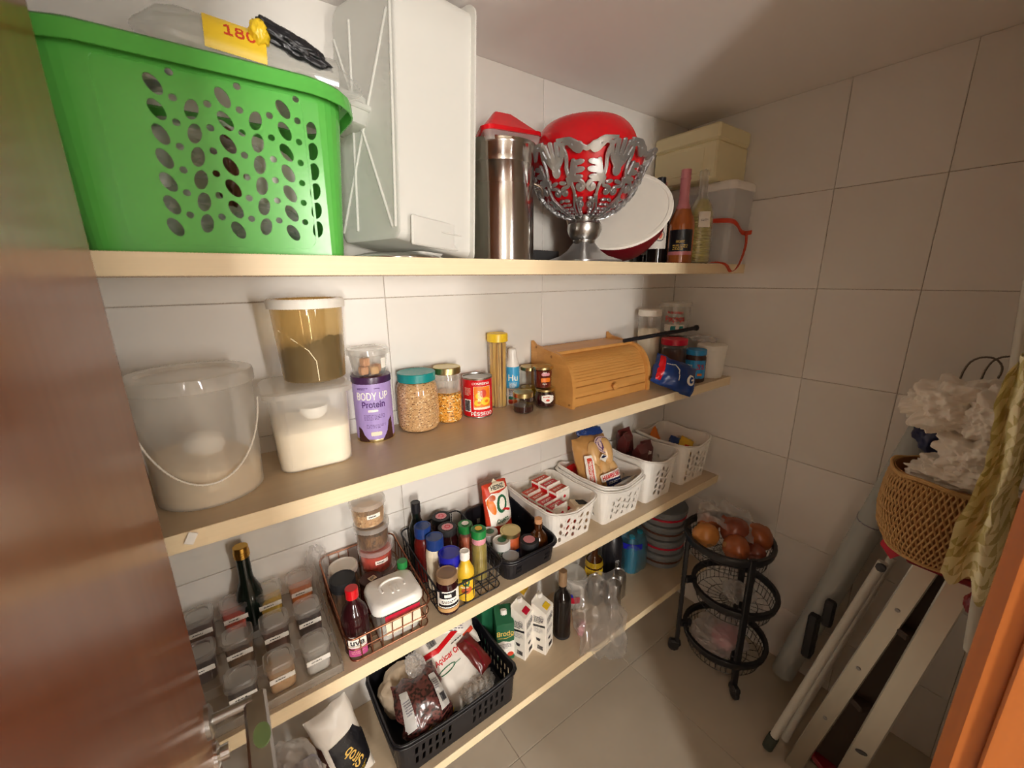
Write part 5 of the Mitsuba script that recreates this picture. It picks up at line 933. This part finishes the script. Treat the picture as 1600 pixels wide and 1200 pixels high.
D(Polygon([(-.085, -.01), (-.04, -.012), (.04, .012), (.085, .02), (.085, .034), (.03, .026), (-.04, .004), (-.085, .006)]), (0, .045), 'red'); D(text('Açúcar Cristal', .0155, True, sx=.9), (-.0, .013), 'red', 5, .0014, 'lettering'); D(ell(0, 0, .034, .009, 0, 6).difference(ell(0, 0, .03, .006, 0, 6)), (-.035, -.022), 'greenlabel', 8); D(lines(.04, .006, 1, 4), (.01, -.018), 'greenlabel', 6); D(lines(.06, .006, 1, 6), (.04, .04), 'ink', 8)
D(lines(.07, .03, 5, 12), (-.03, .095), 'inkgrey', 12); D(barcode(.03, .022), (-.05, .07), 'ink', 6); D(lines(.05, .03, 5, 13), (.05, .1), 'navy', -20); D(lines(.03, .012, 2, 15), (.065, .065), 'red', 15)
Q = thing('bean_bag', 'clear bag of dark beans with two pale labels at the front of the black crate', 'bag of beans')
P_ = Pillow(.15, .155, .11, 13, .009, 26, p=2.1, q=.6, n=34, wob=.12); NM = frame((.33, -.205, S4+.125), (1, .05, 0), (.03, .8, .55))
part(Q, 'beans', mv(P_.mesh(), NM), 'beans', 40); 
D = lambda sh, at, mat, ang=0, eps=.004, nm='label': part(Q, nm, mv(P_.drape(sh, at, ang, eps, .009), NM), mat, False)
D(Polygon([(-.024, -.05), (.006, -.05), (.012, .045), (-.008, .05)]), (-.05, 0), 'lightgrey'); D(Polygon([(-.012, -.05), (.026, -.045), (.012, .05), (-.01, .05)]), (.045, 0), 'lightgrey'); D(barcode(.02, .022), (.052, -.02), 'ink', 5, .0052, 'barcode'); D(lines(.018, .04, 6, 8), (-.05, .005), 'inkgrey', 0, .0052, 'label_print'); D(lines(.018, .03, 5, 9), (.045, .02), 'inkgrey', 0, .0052, 'label_print')
part(Q, 'tied_neck', mv(blob(.06, .075, .04, 16, .4, 4), NM @ rotz(0, (.02, .092, .004))), 'filmthick', 30)
Q = thing('sausage_pack', 'vacuum pack of dark red sausage lying on the sugar bag', 'sausage pack'); P_ = Pillow(.06, .125, .035, 17, .005, 40, p=2.5, n=22); A_ = frame((.545, -.155, S4+.128), (.9, .35, .1), (-.2, .75, .55)); part(Q, 'pack', mv(P_.mesh(), A_), 'sausage', 40); part(Q, 'fold', mv(P_.drape(LineString([(-.01, -.05), (.004, 0), (-.004, .05)]).buffer(.003)), A_), 'darkred', False)
single('food_bag', 'pale crumpled bag of rice at the back left of the black crate', 'bag', mv(blob(.16, .14, .16, 18, .2, 2.6), rotz(.2, (.315, -.1, S4+.09))), 'ricebag', 40)
Q = thing('food_bag', 'white printed bag at the back of the black crate, behind the sugar bag', 'bag'); P_ = Pillow(.17, .16, .07, 19, .009, 22, n=28); A_ = frame((.505, -.055, S4+.165), (1, -.1, .1), (.1, .6, .8)); part(Q, 'film', mv(P_.mesh(), A_), 'bagwhite', 40); part(Q, 'print', mv(P_.drape(lines(.08, .05, 7, 21), (.01, .02), -25), A_), 'inkgrey', False); part(Q, 'red_print', mv(P_.drape(rrect(.05, .014, .003), (.05, -.03), 15), A_), 'orangered', False)
single('food_bag', 'yellow and white packet under the beans at the front of the black crate', 'bag', mv(blob(.1, .06, .05, 23, .2, 2.6), rotz(.2, (.37, -.235, S4+.055))), 'mustard', 40)
single('food_bag', 'crumpled clear bag at the front right of the black crate under the sausage', 'bag', mv(blob(.12, .08, .06, 24, .35, 4), rotz(.2, (.52, -.215, S4+.06))), 'filmthick', 30)
# cartons
def milk(label, x, y, rz, w, h, body, front, capmat='white', top='slant', name='milk_carton'):
    t = thing(name, label, 'carton'); A_ = rotz(rz, (x, y, S4)); part(t, 'box', mv(loft([rloop(w, w, .002, 0, 1), rloop(w, w, .002, h*.86, 1), np.c_[rloop(w, w, .002, 0, 1)[:, 0], np.clip(rloop(w, w, .002, 0, 1)[:, 1], -w/2, w/2)*.98, h*.86+(rloop(w, w, .002, 0, 1)[:, 1]+w/2)*.42]]), A_), body, False)
    return t, A_
def face(t, A_, w, side, poly, u, zc, mat, eps=.0006, nm='print'):
    fr_ = frame((0, -w/2-eps*.2, zc), (1, 0, 0), (0, 0, 1)) if side == 'f' else frame((-w/2-eps*.2, 0, zc), (0, -1, 0), (0, 0, 1)); fr_[:3, 3] += fr_[:3, :3] @ np.array([u, 0, 0]); part(t, nm, mv(poly if isinstance(poly, trimesh.Trimesh) else extr(poly, eps), A_ @ fr_), mat, False)
t, A_ = milk('green broth carton with a white screw cap, beside the black crate', .694, -.118, -.42, .066, .185, 'greenlabel', None, name='broth_carton')
part(t, 'cap', mv(capmesh(.012, .016, 0), A_ @ rot(-.38, [1, 0, 0], (0, -.005, .178))), 'white', 30, label='white screw cap'); face(t, A_, .066, 'f', text('Brodo', .02, True, sx=.82), 0, .118, 'gold_print', .0006, 'lettering'); face(t, A_, .066, 'f', Polygon([(-.033, -.04), (-.033, .018), (-.01, .026), (.015, .018), (.033, .024), (.033, -.04)]), 0, .06, 'paper'); face(t, A_, .066, 'f', lines(.045, .024, 4, 7), 0, .062, 'inkgrey', .001); face(t, A_, .066, 'f', unary_union([ell(.014, 0, .012, .01), ell(-.004, -.006, .01, .008)]), .004, .024, 'orangered', .0008); face(t, A_, .066, 'f', LineString([(-.028, .0), (0, -.004), (.03, .006)]).buffer(.0012), 0, .1, 'gold_print')
for k, (x, y, rz, tp, tl) in enumerate([(.752, -.155, .38, 'redlid', 'white milk carton with a red top patch, between the broth and the yellow-topped carton'), (.826, -.182, .4, 'yellow', 'white milk carton with a yellow top patch, nearest the shelf front')]):
    t, A_ = milk(tl, x, y, rz, .062, .215, 'paper', None); w = .062
    part(t, 'cap', mv(capmesh(.0105, .014, 0), A_ @ rot(-.38, [1, 0, 0], (.012, .014, .21))), 'white', 30); part(t, 'top_patch', mv(extr(rrect(.03, .022, .001), .0006), A_ @ rot(.4, [1, 0, 0], (.0, -.016, .1925))), tp, False, label='coloured patch on the slanted top'); part(t, 'top_seam', mv(cbox(w, .0025, .012, .0006, (0, .0295, .212)), A_), 'whitesoft', False)
    for s in 'fl':
        face(t, A_, w, s, lines(.04, .03, 4, 10+k), 0, .145, 'ink', .0005); face(t, A_, w, s, lines(.04, .025, 5, 14+k, .3), 0, .1, 'inkgrey', .0005); face(t, A_, w, s, barcode(.024, .018), .008, .024, 'ink', .0005, 'barcode'); face(t, A_, w, s, ell(.012, 0, .009, .012, 0, 6).difference(ell(.012, 0, .007, .01, 0, 6)), 0, .155, 'inkgrey', .0005); face(t, A_, w, s, Polygon([(-.01, .006), (.01, .006), (.006, -.006), (-.006, -.006)]), 0, .058, 'ink', .0005)
    face(t, A_, w, 'l', affinity.skew(rrect(.055, .008, .001), 0, 12), 0, .12, 'black', .0009)
for k, (x, y, rz, lb, cm) in enumerate([(.735, -.045, .1, 'white carton behind the broth carton, with a white cap', 'whitesoft'), (.815, -.06, .5, 'yellow-topped white carton standing behind the front cartons', 'mustard'), (.66, -.04, 0, 'dark green carton tucked behind the crate corner', 'greenlabel')]):
    t, A_ = milk(lb, x, y, rz, .06, .205, 'paper' if k < 2 else 'greenlabel', None); part(t, 'cap', mv(capmesh(.0105, .014, 0), A_ @ rot(-.38, [1, 0, 0], (.008, .012, .2))), 'white', 30); part(t, 'top_patch', mv(extr(rrect(.05, .026, .001), .0006), A_ @ rot(.4, [1, 0, 0], (.0, -.014, .184))), cm, False)
x, y = .925, -.185
t = add_bottle('wine_bottle', 'dark wine bottle with a cork, between the cartons and the clear plastic bag', x, y, S4, bottle_prof(.034, .17, .045, .0155, .275), 'darkglass', .016, .23, .062, 'brownlid', caplabel='brown neck sleeve'); part(t, 'base_ring', lathe([(.0342, .002), (.0348, .004), (.0348, .01), (.0342, .012)], 32, (x, y, S4)), 'blackmat', 30)
x, y = 1.075, -.085
Q = thing('lidded_tub', 'clear tub with a pale lid and red and blue print, behind the clear plastic bag', 'tub'); part(Q, 'wall', lathe([(0, 0), (.052, 0), (.055, .003), (.062, .12)], 40, (x, y, S4)), 'clear', 35); part(Q, 'filling', lathe([(0, .002), (.052, .003), (.056, .07), (0, .072)], 36, (x, y, S4)), 'lightgrey', 35); part(Q, 'lid', lathe([(0, .15), (.048, .15), (.056, .146), (.066, .124), (.066, .112), (.062, .11)], 40, (x, y, S4)), 'frost', 35); part(Q, 'red_print', wrap(rrect(.05, .03, .006), .0605, facing(x, y)+.2, (x, y, S4+.055), .001), 'redlid', False); part(Q, 'blue_print', wrap(rrect(.05, .02, .006), .0605, facing(x, y)-.3, (x, y, S4+.075), .001), 'royal', False)
x, y = 1.21, -.085
t = add_bottle('oil_bottle', 'golden bottle with a yellow label beside the big black bottle', x, y, S4, bottle_prof(.04, .13, .05, .0145, .24), 'amberglass', .016, .225, .025, 'goldpale'); part(t, 'label', wrap(rrect(.1, .05, .004), .04, facing(x, y), (x, y, S4+.095), .0008), 'yellow', False, label='yellow label'); part(t, 'oil', lathe([(.0403, .128), (.0405, .13), (.037, .15), (.036, .151)], 32, (x, y, S4)), 'oil', 30); part(t, 'label_print', wrap(lines(.06, .02, 2, 3), .04, facing(x, y), (x, y, S4+.09), .0014), 'ink', False)
x, y = 1.335, -.08
t = add_bottle('black_bottle', 'big black soda bottle with small white print, behind the silver cans', x, y, S4, [(0, 0), (.046, 0), (.05, .008), (.05, .16), (.047, .19), (.034, .225), (.018, .25), (.0135, .262), (.0135, .29)], 'black', .016, .27, .026, 'black'); tx = text('COLA', .022, True); tx.apply_transform(rotz(math.pi/2)); part(t, 'print', wrap(lines(.018, .06, 7, 3), .05, facing(x, y)+.55, (x, y, S4+.09), .0008), 'lightgrey', False)
for k, (x, y, lb) in enumerate([(1.152, -.15, 'silver drink can half inside the plastic bag, nearest the golden bottle'), (1.2, -.212, 'silver drink can at the front of the group of three'), (1.262, -.185, 'silver drink can farthest right, in front of the black bottle')]):
    t = thing('drink_can', lb, 'can', 'silver drink cans'); part(t, 'can', lathe([(0, 0), (.024, 0), (.028, .004), (.031, .012), (.031, .105), (.0265, .118), (.0275, .121), (.0265, .122), (.0255, .119), (.024, .1165), (0, .1165)], 36, (x, y, S4)), 'steelbrush', 35); part(t, 'pull_tab', oz(extr(ell(.004, 0, .011, .007, 30, 6).difference(ell(.009, .002, .004, .004)), .0012), x, y, S4+.1172), 'alu', False)
Q = thing('bottle_pack', 'teal shrink-wrapped pack of bottles at the back of the lowest shelf', 'bottle pack')
for k, (dx, dy) in enumerate([(-.03, -.025), (.035, -.02), (0, .03)]): part(Q, 'bottle', lathe([(0, 0), (.03, 0), (.032, .005), (.032, .11), (.028, .135), (.013, .165), (.013, .185), (0, .185)], 24, (1.47+dx, -.085+dy, S4)), 'bluepack', 35)
wf = rtub([(.125, .13, 0), (.13, .135, .004), (.13, .135, .13), (.11, .11, .175)], .035, 5); wf.vertices += .003*(meshkit.fbm(wf.vertices*40, 3, 1)[:, None]-.5); part(Q, 'film', oz(wf, 1.472, -.08, S4+.0), 'blueglass', 30); part(Q, 'blue_band', wrap(rrect(.12, .03, .004), .069, facing(1.472, -.08), (1.472, -.08, S4+.14), .001), 'royal', False)
for k in range(4):
    zz = S4+.075*k; t = thing('cake_tin', ['round grey lidded tub, lowest of the corner stack', 'round grey lidded tub, second from the bottom of the corner stack', 'round grey lidded tub, third from the bottom of the corner stack', 'round grey lidded tub, topmost of the corner stack'][k], 'tub', 'round grey tubs stacked in the corner')
    part(t, 'wall', lathe([(0, 0), (.094, 0), (.098, .004), (.104, .055)], 48, (1.64, -.135, zz)), 'frostgrey', 35); part(t, 'lid', lathe([(0, .07), (.09, .07), (.095, .0735), (.107, .0735), (.11, .068), (.11, .056), (.106, .053)], 48, (1.64, -.135, zz)), 'frostgrey', 35); part(t, 'band', lathe([(.1035, .03), (.1055, .031), (.1062, .04), (.1045, .041)], 48, (1.64, -.135, zz)), 'brown' if k % 2 == 0 else 'redlid', 35, label='thin coloured band')
# clear bag over the edge
Q = thing('plastic_bag', 'big crumpled clear plastic bag slumped over the front edge of the lowest shelf', 'plastic bag')
P_ = Pillow(.2, .25, .06, 27, .014, 16, p=2.6, q=.6, n=44, wob=.12); part(Q, 'film', mv(P_.mesh(), frame((1.04, -.262, S4+.105), (.95, -.3, -.1), (.15, .55, .85))), 'film', 40)
P3 = Pillow(.16, .18, .03, 28, .012, 18, n=40, wob=.12); part(Q, 'fold', mv(P3.mesh(), frame((1.06, -.312, S4+.03), (.9, -.25, -.25), (.2, .4, .9))), 'film', 40)
single('packet', 'small packet with a coral stripe under the clear plastic bag', 'packet', mv(cat([cbox(.05, .02, .04, .005)]), rotz(.5, (.985, -.235, S4+.03))), 'pink', False)
# bags at the left end
Q = thing('coffee_bag', 'black bag with gold lettering and white sides at the left of the crate', 'bag')
P_ = Pillow(.11, .25, .075, 33, .006, 20, p=3, q=.5, n=28); A_ = frame((.1, -.2, S4+.15), (.95, .1, .15), (-.12, .2, 1)); part(Q, 'film', mv(P_.mesh(), A_), 'bagwhite', 40); part(Q, 'black_panel', mv(P_.drape(Polygon([(-.03, -.1), (.055, -.075), (.058, .0), (.04, .05), (-.03, .04)]), (.0, 0)), A_), 'black', False); tx = text('Sirob', .026, True, sx=.8); part(Q, 'lettering', mv(P_.drape(tx, (.014, -.025), 108, .0022), A_), 'gold_print', False); part(Q, 'print', mv(P_.drape(lines(.03, .012, 2, 3), (.025, -.075), 20, .0022), A_), 'oil', False); part(Q, 'brown_side', mv(P_.drape(Polygon([(-.012, -.09), (.004, -.08), (.002, .05), (-.012, .06)]), (-.045, 0)), A_), 'choco', False)
Q = thing('vegetable_bag', 'clear net bag of purplish onions at the left end of the lowest shelf', 'bag')
NMx = (-.03, -.235, S4+.14); part(Q, 'film', mv(blob(.15, .14, .3, 35, .14, 2.2, 5), None, NMx), 'filmthick', 40)
for k, (dx, dy, dz) in enumerate([(-.03, -.02, -.08), (.03, -.01, -.07), (0, .02, -.02), (-.025, -.015, .04), (.025, 0, .03)]): part(Q, 'onion', mv(blob(.065, .065, .06, 60+k, .06, 2, 3), None, (NMx[0]+dx, NMx[1]+dy, NMx[2]+dz)), 'onionred' if k % 2 else 'brown', 40)
nt = []
for k in range(9):
    a = .5+k*.16; nt.append(tube([(NMx[0]+.077*math.sin(a*.9+.3)*math.cos(q*.7), NMx[1]-.05+.05*math.cos(q), NMx[2]+.13*math.sin(q)) for q in np.linspace(-1.3, 1.3, 10)], .0011, 5))
part(Q, 'net_cords', nt, 'inkgrey', 60)

# ------------------------------------------------------------------ ON THE FLOOR, right side
CT = thing('basket_cart', 'black three-tier round wire cart on casters, holding onions', 'cart')
ccx, ccy, cr = 1.545, -.49, .158
legs = [(1.455, -.372), (1.452, -.625), (1.695, -.5)]
for lx, ly in legs:
    g = part(CT, 'leg', [mv(cbox(.024, .016, .585, .003), rotz(math.atan2(ly-ccy, lx-ccx)+math.pi/2, (lx, ly, .045+.2925)))], 'black', 30)
    u = np.array([lx-ccx, ly-ccy]); u /= np.linalg.norm(u)
    part(g, 'caster', [lathe([(0, -.009), (.021, -.009), (.023, -.006), (.023, .006), (.021, .009), (0, .009)], 24).apply_transform(frame((lx+u[0]*.012, ly+u[1]*.012, .0235), (u[0], u[1], 0), (0, 0, 1))), mv(cbox(.05, .03, .03, .008), rotz(math.atan2(u[1], u[0]), (lx+u[0]*.008, ly+u[1]*.008, .042)))], 'blackmat', 35)
def tier(x, y, z, r, dep):
    g = part(CT, 'basket', [lathe([(r-.006, -.02), (r+.005, -.022), (r+.01, -.002), (r+.008, .007), (r-.004, .008), (r-.008, 0), (r-.006, -.02)], 60, (x, y, z))], 'black', 40)
    part(g, 'side_wire', [tube([(x+(r-.004)*math.cos(a), y+(r-.004)*math.sin(a), z-.006), (x+(r*.9)*math.cos(a), y+(r*.9)*math.sin(a), z-dep)], .0013, 5) for a in np.linspace(0, 6.283, 44, endpoint=False)], 'black', 60, stuff=True)
    hoops = [tube([(x+rr*math.cos(a), y+rr*math.sin(a), z-dd) for a in np.linspace(0, 6.283, 48, endpoint=False)], .0015, 5, True) for rr, dd in [(r*.9, dep), (r*.6, dep), (r*.3, dep), (r*.95, dep*.5)]]
    spk = [tube([(x+r*.1*math.cos(a), y+r*.1*math.sin(a), z-dep), (x+r*.9*math.cos(a), y+r*.9*math.sin(a), z-dep)], .0013, 5) for a in np.linspace(0, 6.283, 22, endpoint=False)]
    part(g, 'floor_wire', hoops+spk, 'black', 60, stuff=True); return g
tier(ccx, ccy, .615, cr, .075); tier(ccx+.03, ccy-.035, .385, cr-.004, .07); tier(ccx+.01, ccy-.03, .16, cr-.004, .07)
# side collars that join the lower baskets to the legs
for z in (.385, .16):
    part(CT, 'bracket', [mv(cbox(.05, .02, .03, .004), rotz(.3, (1.475, -.6, z))), mv(cbox(.05, .02, .03, .004), rotz(-.5, (1.47, -.395, z)))], 'black', 30)
def onion(label, x, y, z, r, mat, tilt, seed):
    t = thing('onion', label, 'onion', 'onions in the top basket of the cart'); rg = random.Random(seed)
    p = [(0, -.86*r), (.25*r, -.84*r), (.6*r, -.66*r), (.9*r, -.3*r), (r, .05*r), (.9*r, .4*r), (.62*r, .7*r), (.32*r, .86*r), (.16*r, .98*r), (.1*r, 1.2*r), (0, 1.22*r)]
    m = lathe(p, 28); m.vertices *= (1+.04*(meshkit.noise(m.vertices*60, seed)-.5))[:, None]
    A_ = rot(tilt, [rg.uniform(-1, 1), rg.uniform(-1, 1), .1], (x, y, z)); part(t, 'bulb', mv(m, A_), mat, 50); part(t, 'root', mv(lathe([(.22*r, -.845*r), (.2*r, -.89*r), (.05*r, -.9*r), (0, -.88*r)], 14), A_), 'wickerdark', 40)
zo = .615
for k, (dx, dy, dz, r, mm, tl, lb) in enumerate([(-.085, .05, .01, .052, 'onionpale', 1.2, 'pale golden onion at the left of the top basket'), (-.06, -.055, .004, .052, 'onion', 1.9, 'onion at the front left rim of the top basket'), (.0, -.02, .035, .056, 'onionred', 1.0, 'large reddish onion in the middle of the top basket'),
                                                 (.07, -.08, .014, .056, 'onion', 2.2, 'onion at the right rim of the top basket, root end showing'), (.07, .03, .0, .045, 'onionred', .8, 'reddish onion at the back right, under the plastic'), (-.01, .085, .0, .045, 'onion', 1.5, 'onion at the back of the top basket, under the plastic'), (.005, -.105, -.02, .038, 'onionred', 1.4, 'small onion at the front of the top basket')]):
    onion(lb, ccx+dx, ccy+dy, zo+dz, r, mm, tl, k+1)
Q = thing('plastic_bag', 'thin clear bag draped over the onions at the back of the cart', 'plastic bag'); m = crumple(.2, .2, 5, .035, 12, 40); m.vertices[:, 2] -= 2.2*(m.vertices[:, 0]**2+m.vertices[:, 1]**2); part(Q, 'film', mv(m, rotz(.5, (ccx+.03, ccy+.04, zo+.062))), 'filmthick', 40)
single('plastic_bag', 'clear bag in the middle basket of the cart', 'plastic bag', oz(blob(.12, .12, .07, 41, .35, 3), ccx+.05, ccy-.05, .352), 'filmthick', 30)
Q = thing('plastic_bag', 'pale bag with pinkish contents in the bottom basket of the cart', 'plastic bag'); part(Q, 'film', oz(blob(.22, .2, .11, 42, .3, 3), ccx-.01, ccy-.02, .155), 'filmthick', 30); part(Q, 'contents', oz(blob(.13, .12, .07, 43, .2, 3), ccx+.02, ccy-.04, .135), 'pink', 40)

# ironing board
IB = thing('ironing_board', 'folded ironing board in a grey cover leaning in the corner past the cart', 'ironing board')
b0, b1 = np.array([1.68, -.712, .03]), np.array([1.68, -.972, 1.31]); ax = (b1-b0); L_ = np.linalg.norm(ax); ax /= L_
wd = np.array([1.0, 0, 0]); nr = np.cross(wd, ax)
sec = []
for q in np.linspace(0, 1, 26):
    hw = .085*min(1, (max(0, 1-q)/.16)**.5 if q > .84 else 1)*min(1, (q/.05)**.5 if q < .05 else 1)+.004; th = .038
    cc = b0+ax*L_*q+nr*.0
    sec.append(np.array([cc+wd*hw*math.copysign(abs(math.cos(t))**.6, math.cos(t))+nr*th*math.copysign(abs(math.sin(t))**.8, math.sin(t)) for t in np.linspace(0, 2*np.pi, 24, endpoint=False)]))
m = loft(sec); m.vertices += .004*(meshkit.fbm(m.vertices*18, 3, 4)[:, None]-.5); part(IB, 'cover', m, 'cover', 50)
part(IB, 'seam', tube([s.mean(0)+wd*.0+(s[int(18)]-s.mean(0))*1.02 for s in sec[2:-3]], .003, 6), 'grey', 60) if False else None
part(IB, 'cover_join', tube(np.r_[sec[16]*1.0], .0022, 6, True), 'inkgrey', 60)
foot = np.array([1.352, -.797, .012]); knee = np.array([1.5, -.948, .80])
part(IB, 'leg', tube([foot+(knee-foot)*.04, knee], .013, 12), 'tubewhite', 60); part(IB, 'leg', tube([foot+(.06, -.03, .02), knee+(.05, -.01, .0)], .011, 12), 'tubewhite', 60)
part(IB, 'foot_cap', tube([foot, foot+(knee-foot)*.07], .0165, 14), 'rubber', 60, label='dark rubber foot'); part(IB, 'cross_bar', tube([foot+(0.06, -.03, .02), (1.62, -.80, .03)], .011, 10), 'tubewhite', 60); part(IB, 'foot_cap', tube([(1.6, -.81, .02), (1.63, -.80, .016)], .016, 12), 'rubber', 60)
part(IB, 'mechanism', [cbox(.05, .03, .18, .006, (1.585, -.80, .36)), cbox(.03, .03, .1, .006, (1.56, -.84, .5))], 'blackmat', False); part(IB, 'pivot', lathe([(0, 0), (.012, 0), (.012, .01), (0, .012)], 16).apply_transform(frame(knee+(-.012, 0, -.01), (0, -1, 0), (0, 0, 1))), 'darkgrey', 40)
single('heart_tag', 'small raspberry-red felt heart hanging beside the ironing board', 'heart decoration', mv(extr(unary_union([ell(-.012, .008, .016, .016, 0, 6), ell(.012, .008, .016, .016, 0, 6), Polygon([(-.027, .003), (.027, .003), (0, -.032)])]), .008), frame((1.49, -.962, .86), (0, -1, 0), (-.1, 0, 1))), 'redlid', 30)
# stepladder
LD = thing('stepladder', 'folded aluminium stepladder leaning in the right corner under the wicker basket', 'stepladder')
def stile(p0, p1, wdt, dp): 
    p0, p1 = np.array(p0), np.array(p1); a = (p1-p0)/np.linalg.norm(p1-p0); xx = np.array([1., 0, 0]); m = cbox(dp, np.linalg.norm(p1-p0), wdt, .003); yy = a; zz = np.cross(xx, yy); F_ = np.eye(4); F_[:3, 0], F_[:3, 1], F_[:3, 2], F_[:3, 3] = xx, yy, zz, (p0+p1)/2; return mv(m, F_)
s1a, s1b, s2a, s2b = (1.372, -.872, .0), (1.372, -1.052, .95), (1.305, -.985, .0), (1.305, -1.11, .95)
part(LD, 'stile', stile(s1a, s1b, .047, .028), 'alu', False); part(LD, 'stile', stile(s2a, s2b, .047, .028), 'alu', False)
for k in range(3):
    z = .1+.3*k; q = z/.95; pa, pb = np.array(s1a)*(1-q)+np.array(s1b)*q, np.array(s2a)*(1-q)+np.array(s2b)*q; part(LD, 'step', mv(cbox(.06, .05, .02, .003), rotz(-.5, (pa+pb)/2+(.045, 0, 0))), 'darkred' if k == 0 else 'darkbrown', False)
part(LD, 'rear_panel', stile((1.39, -.93, .05), (1.39, -1.07, .9), .09, .006), 'darkbrown', False); 
part(LD, 'rivet', [lathe([(0, 0), (.006, 0), (.005, .003), (0, .004)], 12).apply_transform(frame(np.array(s1a)*(1-q)+np.array(s1b)*q+(-.014, 0, 0), (0, -1, 0), (0, 0, 1))) for q in (.3, .55, .8)], 'grey', 40); part(LD, 'scuff', mv(extr(ell(0, 0, .014, .007, 20), .0008), frame(np.array(s2a)*(.66)+np.array(s2b)*.34+(-.0145, 0, 0), (0, -1, 0), (0, 0, 1))), 'darkgrey', False, label='dark scuff mark'); part(LD, 'top_cap', cbox(.12, .13, .02, .004, (1.34, -1.08, .955)), 'darkred', False)
# wicker basket with bags
WB = thing('wicker_basket', 'woven straw basket full of white plastic bags, resting on the stepladder', 'basket')
wx, wy, wz = 1.33, -1.052, .972
wp = [(.0, .0), (.07, .0), (.095, .012), (.112, .05), (.118, .1), (.115, .16), (.108, .205)]
def wr(z): return prof_r(wp[1:], z)
part(WB, 'liner', lathe([(r*.965, z+.002) for r, z in wp]+[(r*.95, z+.002) for r, z in wp[:0:-1]], 56, (wx, wy, wz)), 'wickerdark', 40)
st_ = []
for k in range(72):
    for s in (1, -1):
        a0_ = k*2*np.pi/72; zz = np.linspace(.01, .2, 14); st_.append(tube([(wx+(wr(z)+.0013*s*(-1)**int(i))*math.cos(a0_+s*z*3.2), wy+(wr(z)+.0013*s*(-1)**int(i))*math.sin(a0_+s*z*3.2), wz+z) for i, z in enumerate(zz)], .0022, 4))
part(WB, 'weave', st_, 'wicker', 60, stuff=True)
part(WB, 'rim', [tube([(wx+(.109+.001*k)*math.cos(a), wy+(.109+.001*k)*math.sin(a), wz+.203+.004*k+.004*math.sin(5*a)) for a in np.linspace(0, 6.283, 60, endpoint=False)], .0035, 6, True) for k in range(2)], 'wicker', 60)
part(WB, 'base_ring', tube([(wx+.09*math.cos(a), wy+.09*math.sin(a), wz+.006) for a in np.linspace(0, 6.283, 48, endpoint=False)], .005, 6, True), 'wicker', 60)
Q = thing('plastic_bag', 'crumpled white plastic bags heaped in the wicker basket', 'plastic bag')
for k, (dx, dy, dz, sx, sy, sz) in enumerate([(.0, -.01, .2, .17, .17, .09), (-.0, -.04, .27, .15, .15, .14), (.02, .02, .36, .14, .19, .14), (-.02, -.05, .36, .12, .14, .13)]): part(Q, 'fold', mv(blob(sx, sy, sz, 80+k, .55, 2.6, 5, 2.0, 4), rotz(.4*k, (wx+dx, wy+dy, wz+dz))), 'bagwhite', 40)
single('folded_cloth', 'dark purple folded cloth between the ironing board and the white bags', 'cloth', mv(blob(.09, .1, .16, 91, .25, 2.5), rotz(.3, (1.52, -.985, 1.235))), 'navy', 40)
for k, (dx, dy) in enumerate([(0, 0), (.05, -.03)]):
    hx, hy, hz = 1.44+dx, -1.005+dy, 1.36
    t = thing('wire_hanger', ['wire hanger with its hook above the white bags, front one', 'wire hanger with its hook above the white bags, rear one'][k], 'hanger', 'wire hangers'); hp = smoothpath([(hx, hy, hz-.1), (hx, hy-.002, hz-.02), (hx, hy-.004, hz+.04), (hx, hy-.02, hz+.075), (hx, hy-.045, hz+.08), (hx, hy-.062, hz+.06), (hx, hy-.06, hz+.035)], 30); part(t, 'hook', tube(hp, .0022, 7), 'wire', 60); part(t, 'shoulder', tube([(hx, hy-.1, hz-.16), (hx, hy, hz-.1), (hx, hy+.035, hz-.125)], .0018, 6), 'wire', 60)
# patterned cloth hanging
FC = thing('hanging_cloth', 'crumpled pale yellow cloth with a triangle pattern hanging beside the door frame', 'cloth')
nu, nv = 26, 60; U, V = np.meshgrid(np.linspace(0, 1, nu), np.linspace(0, 1, nv), indexing='ij')
top, bot = np.array([1.06, -1.118, 1.50]), np.array([1.06, -1.128, 1.06])
a_ = U*9+V*1.5; wdt = .03+.045*V+.012*np.sin(V*9)
px_ = 1.06+.03*np.sin(a_)+.02*(U-.5)+.03*(meshkit.fbm(np.stack([U*4, V*8, U*0], -1), 3, 3)-.5); py_ = (top[1]+(bot[1]-top[1])*V)+(U-.5)*wdt*1.0+.02*(meshkit.fbm(np.stack([U*3, V*7, U*0+4], -1), 3, 5)-.5); pz_ = 1.5-.44*V+.02*np.sin(a_*1.3)*V
v = np.stack([px_, py_, pz_], -1).reshape(-1, 3); f_ = [q for i in range(nu-1) for j in range(nv-1) for q in ((i*nv+j, (i+1)*nv+j, (i+1)*nv+j+1), (i*nv+j, (i+1)*nv+j+1, i*nv+j+1))]
part(FC, 'drape', mesh(v, f_), 'cloth', True, uv=np.stack([U, V], -1).reshape(-1, 2)); part(FC, 'hook_peg', tube([(1.06, -1.165, 1.53), (1.06, -1.12, 1.515), (1.06, -1.105, 1.53)], .005, 8), 'steelbrush', 60)
single('broom_handle', 'white stick hanging behind the patterned cloth', 'stick', tube([(1.12, -1.152, .9), (1.12, -1.09, 1.62)], .011, 12), 'tubewhite', 60)
single('red_cloth', 'dark red cloth corner peeping out below the wicker basket', 'cloth', mv(blob(.04, .035, .05, 95, .2, 2.5), None, (1.15, -1.14, .985)), 'darkred', 40)
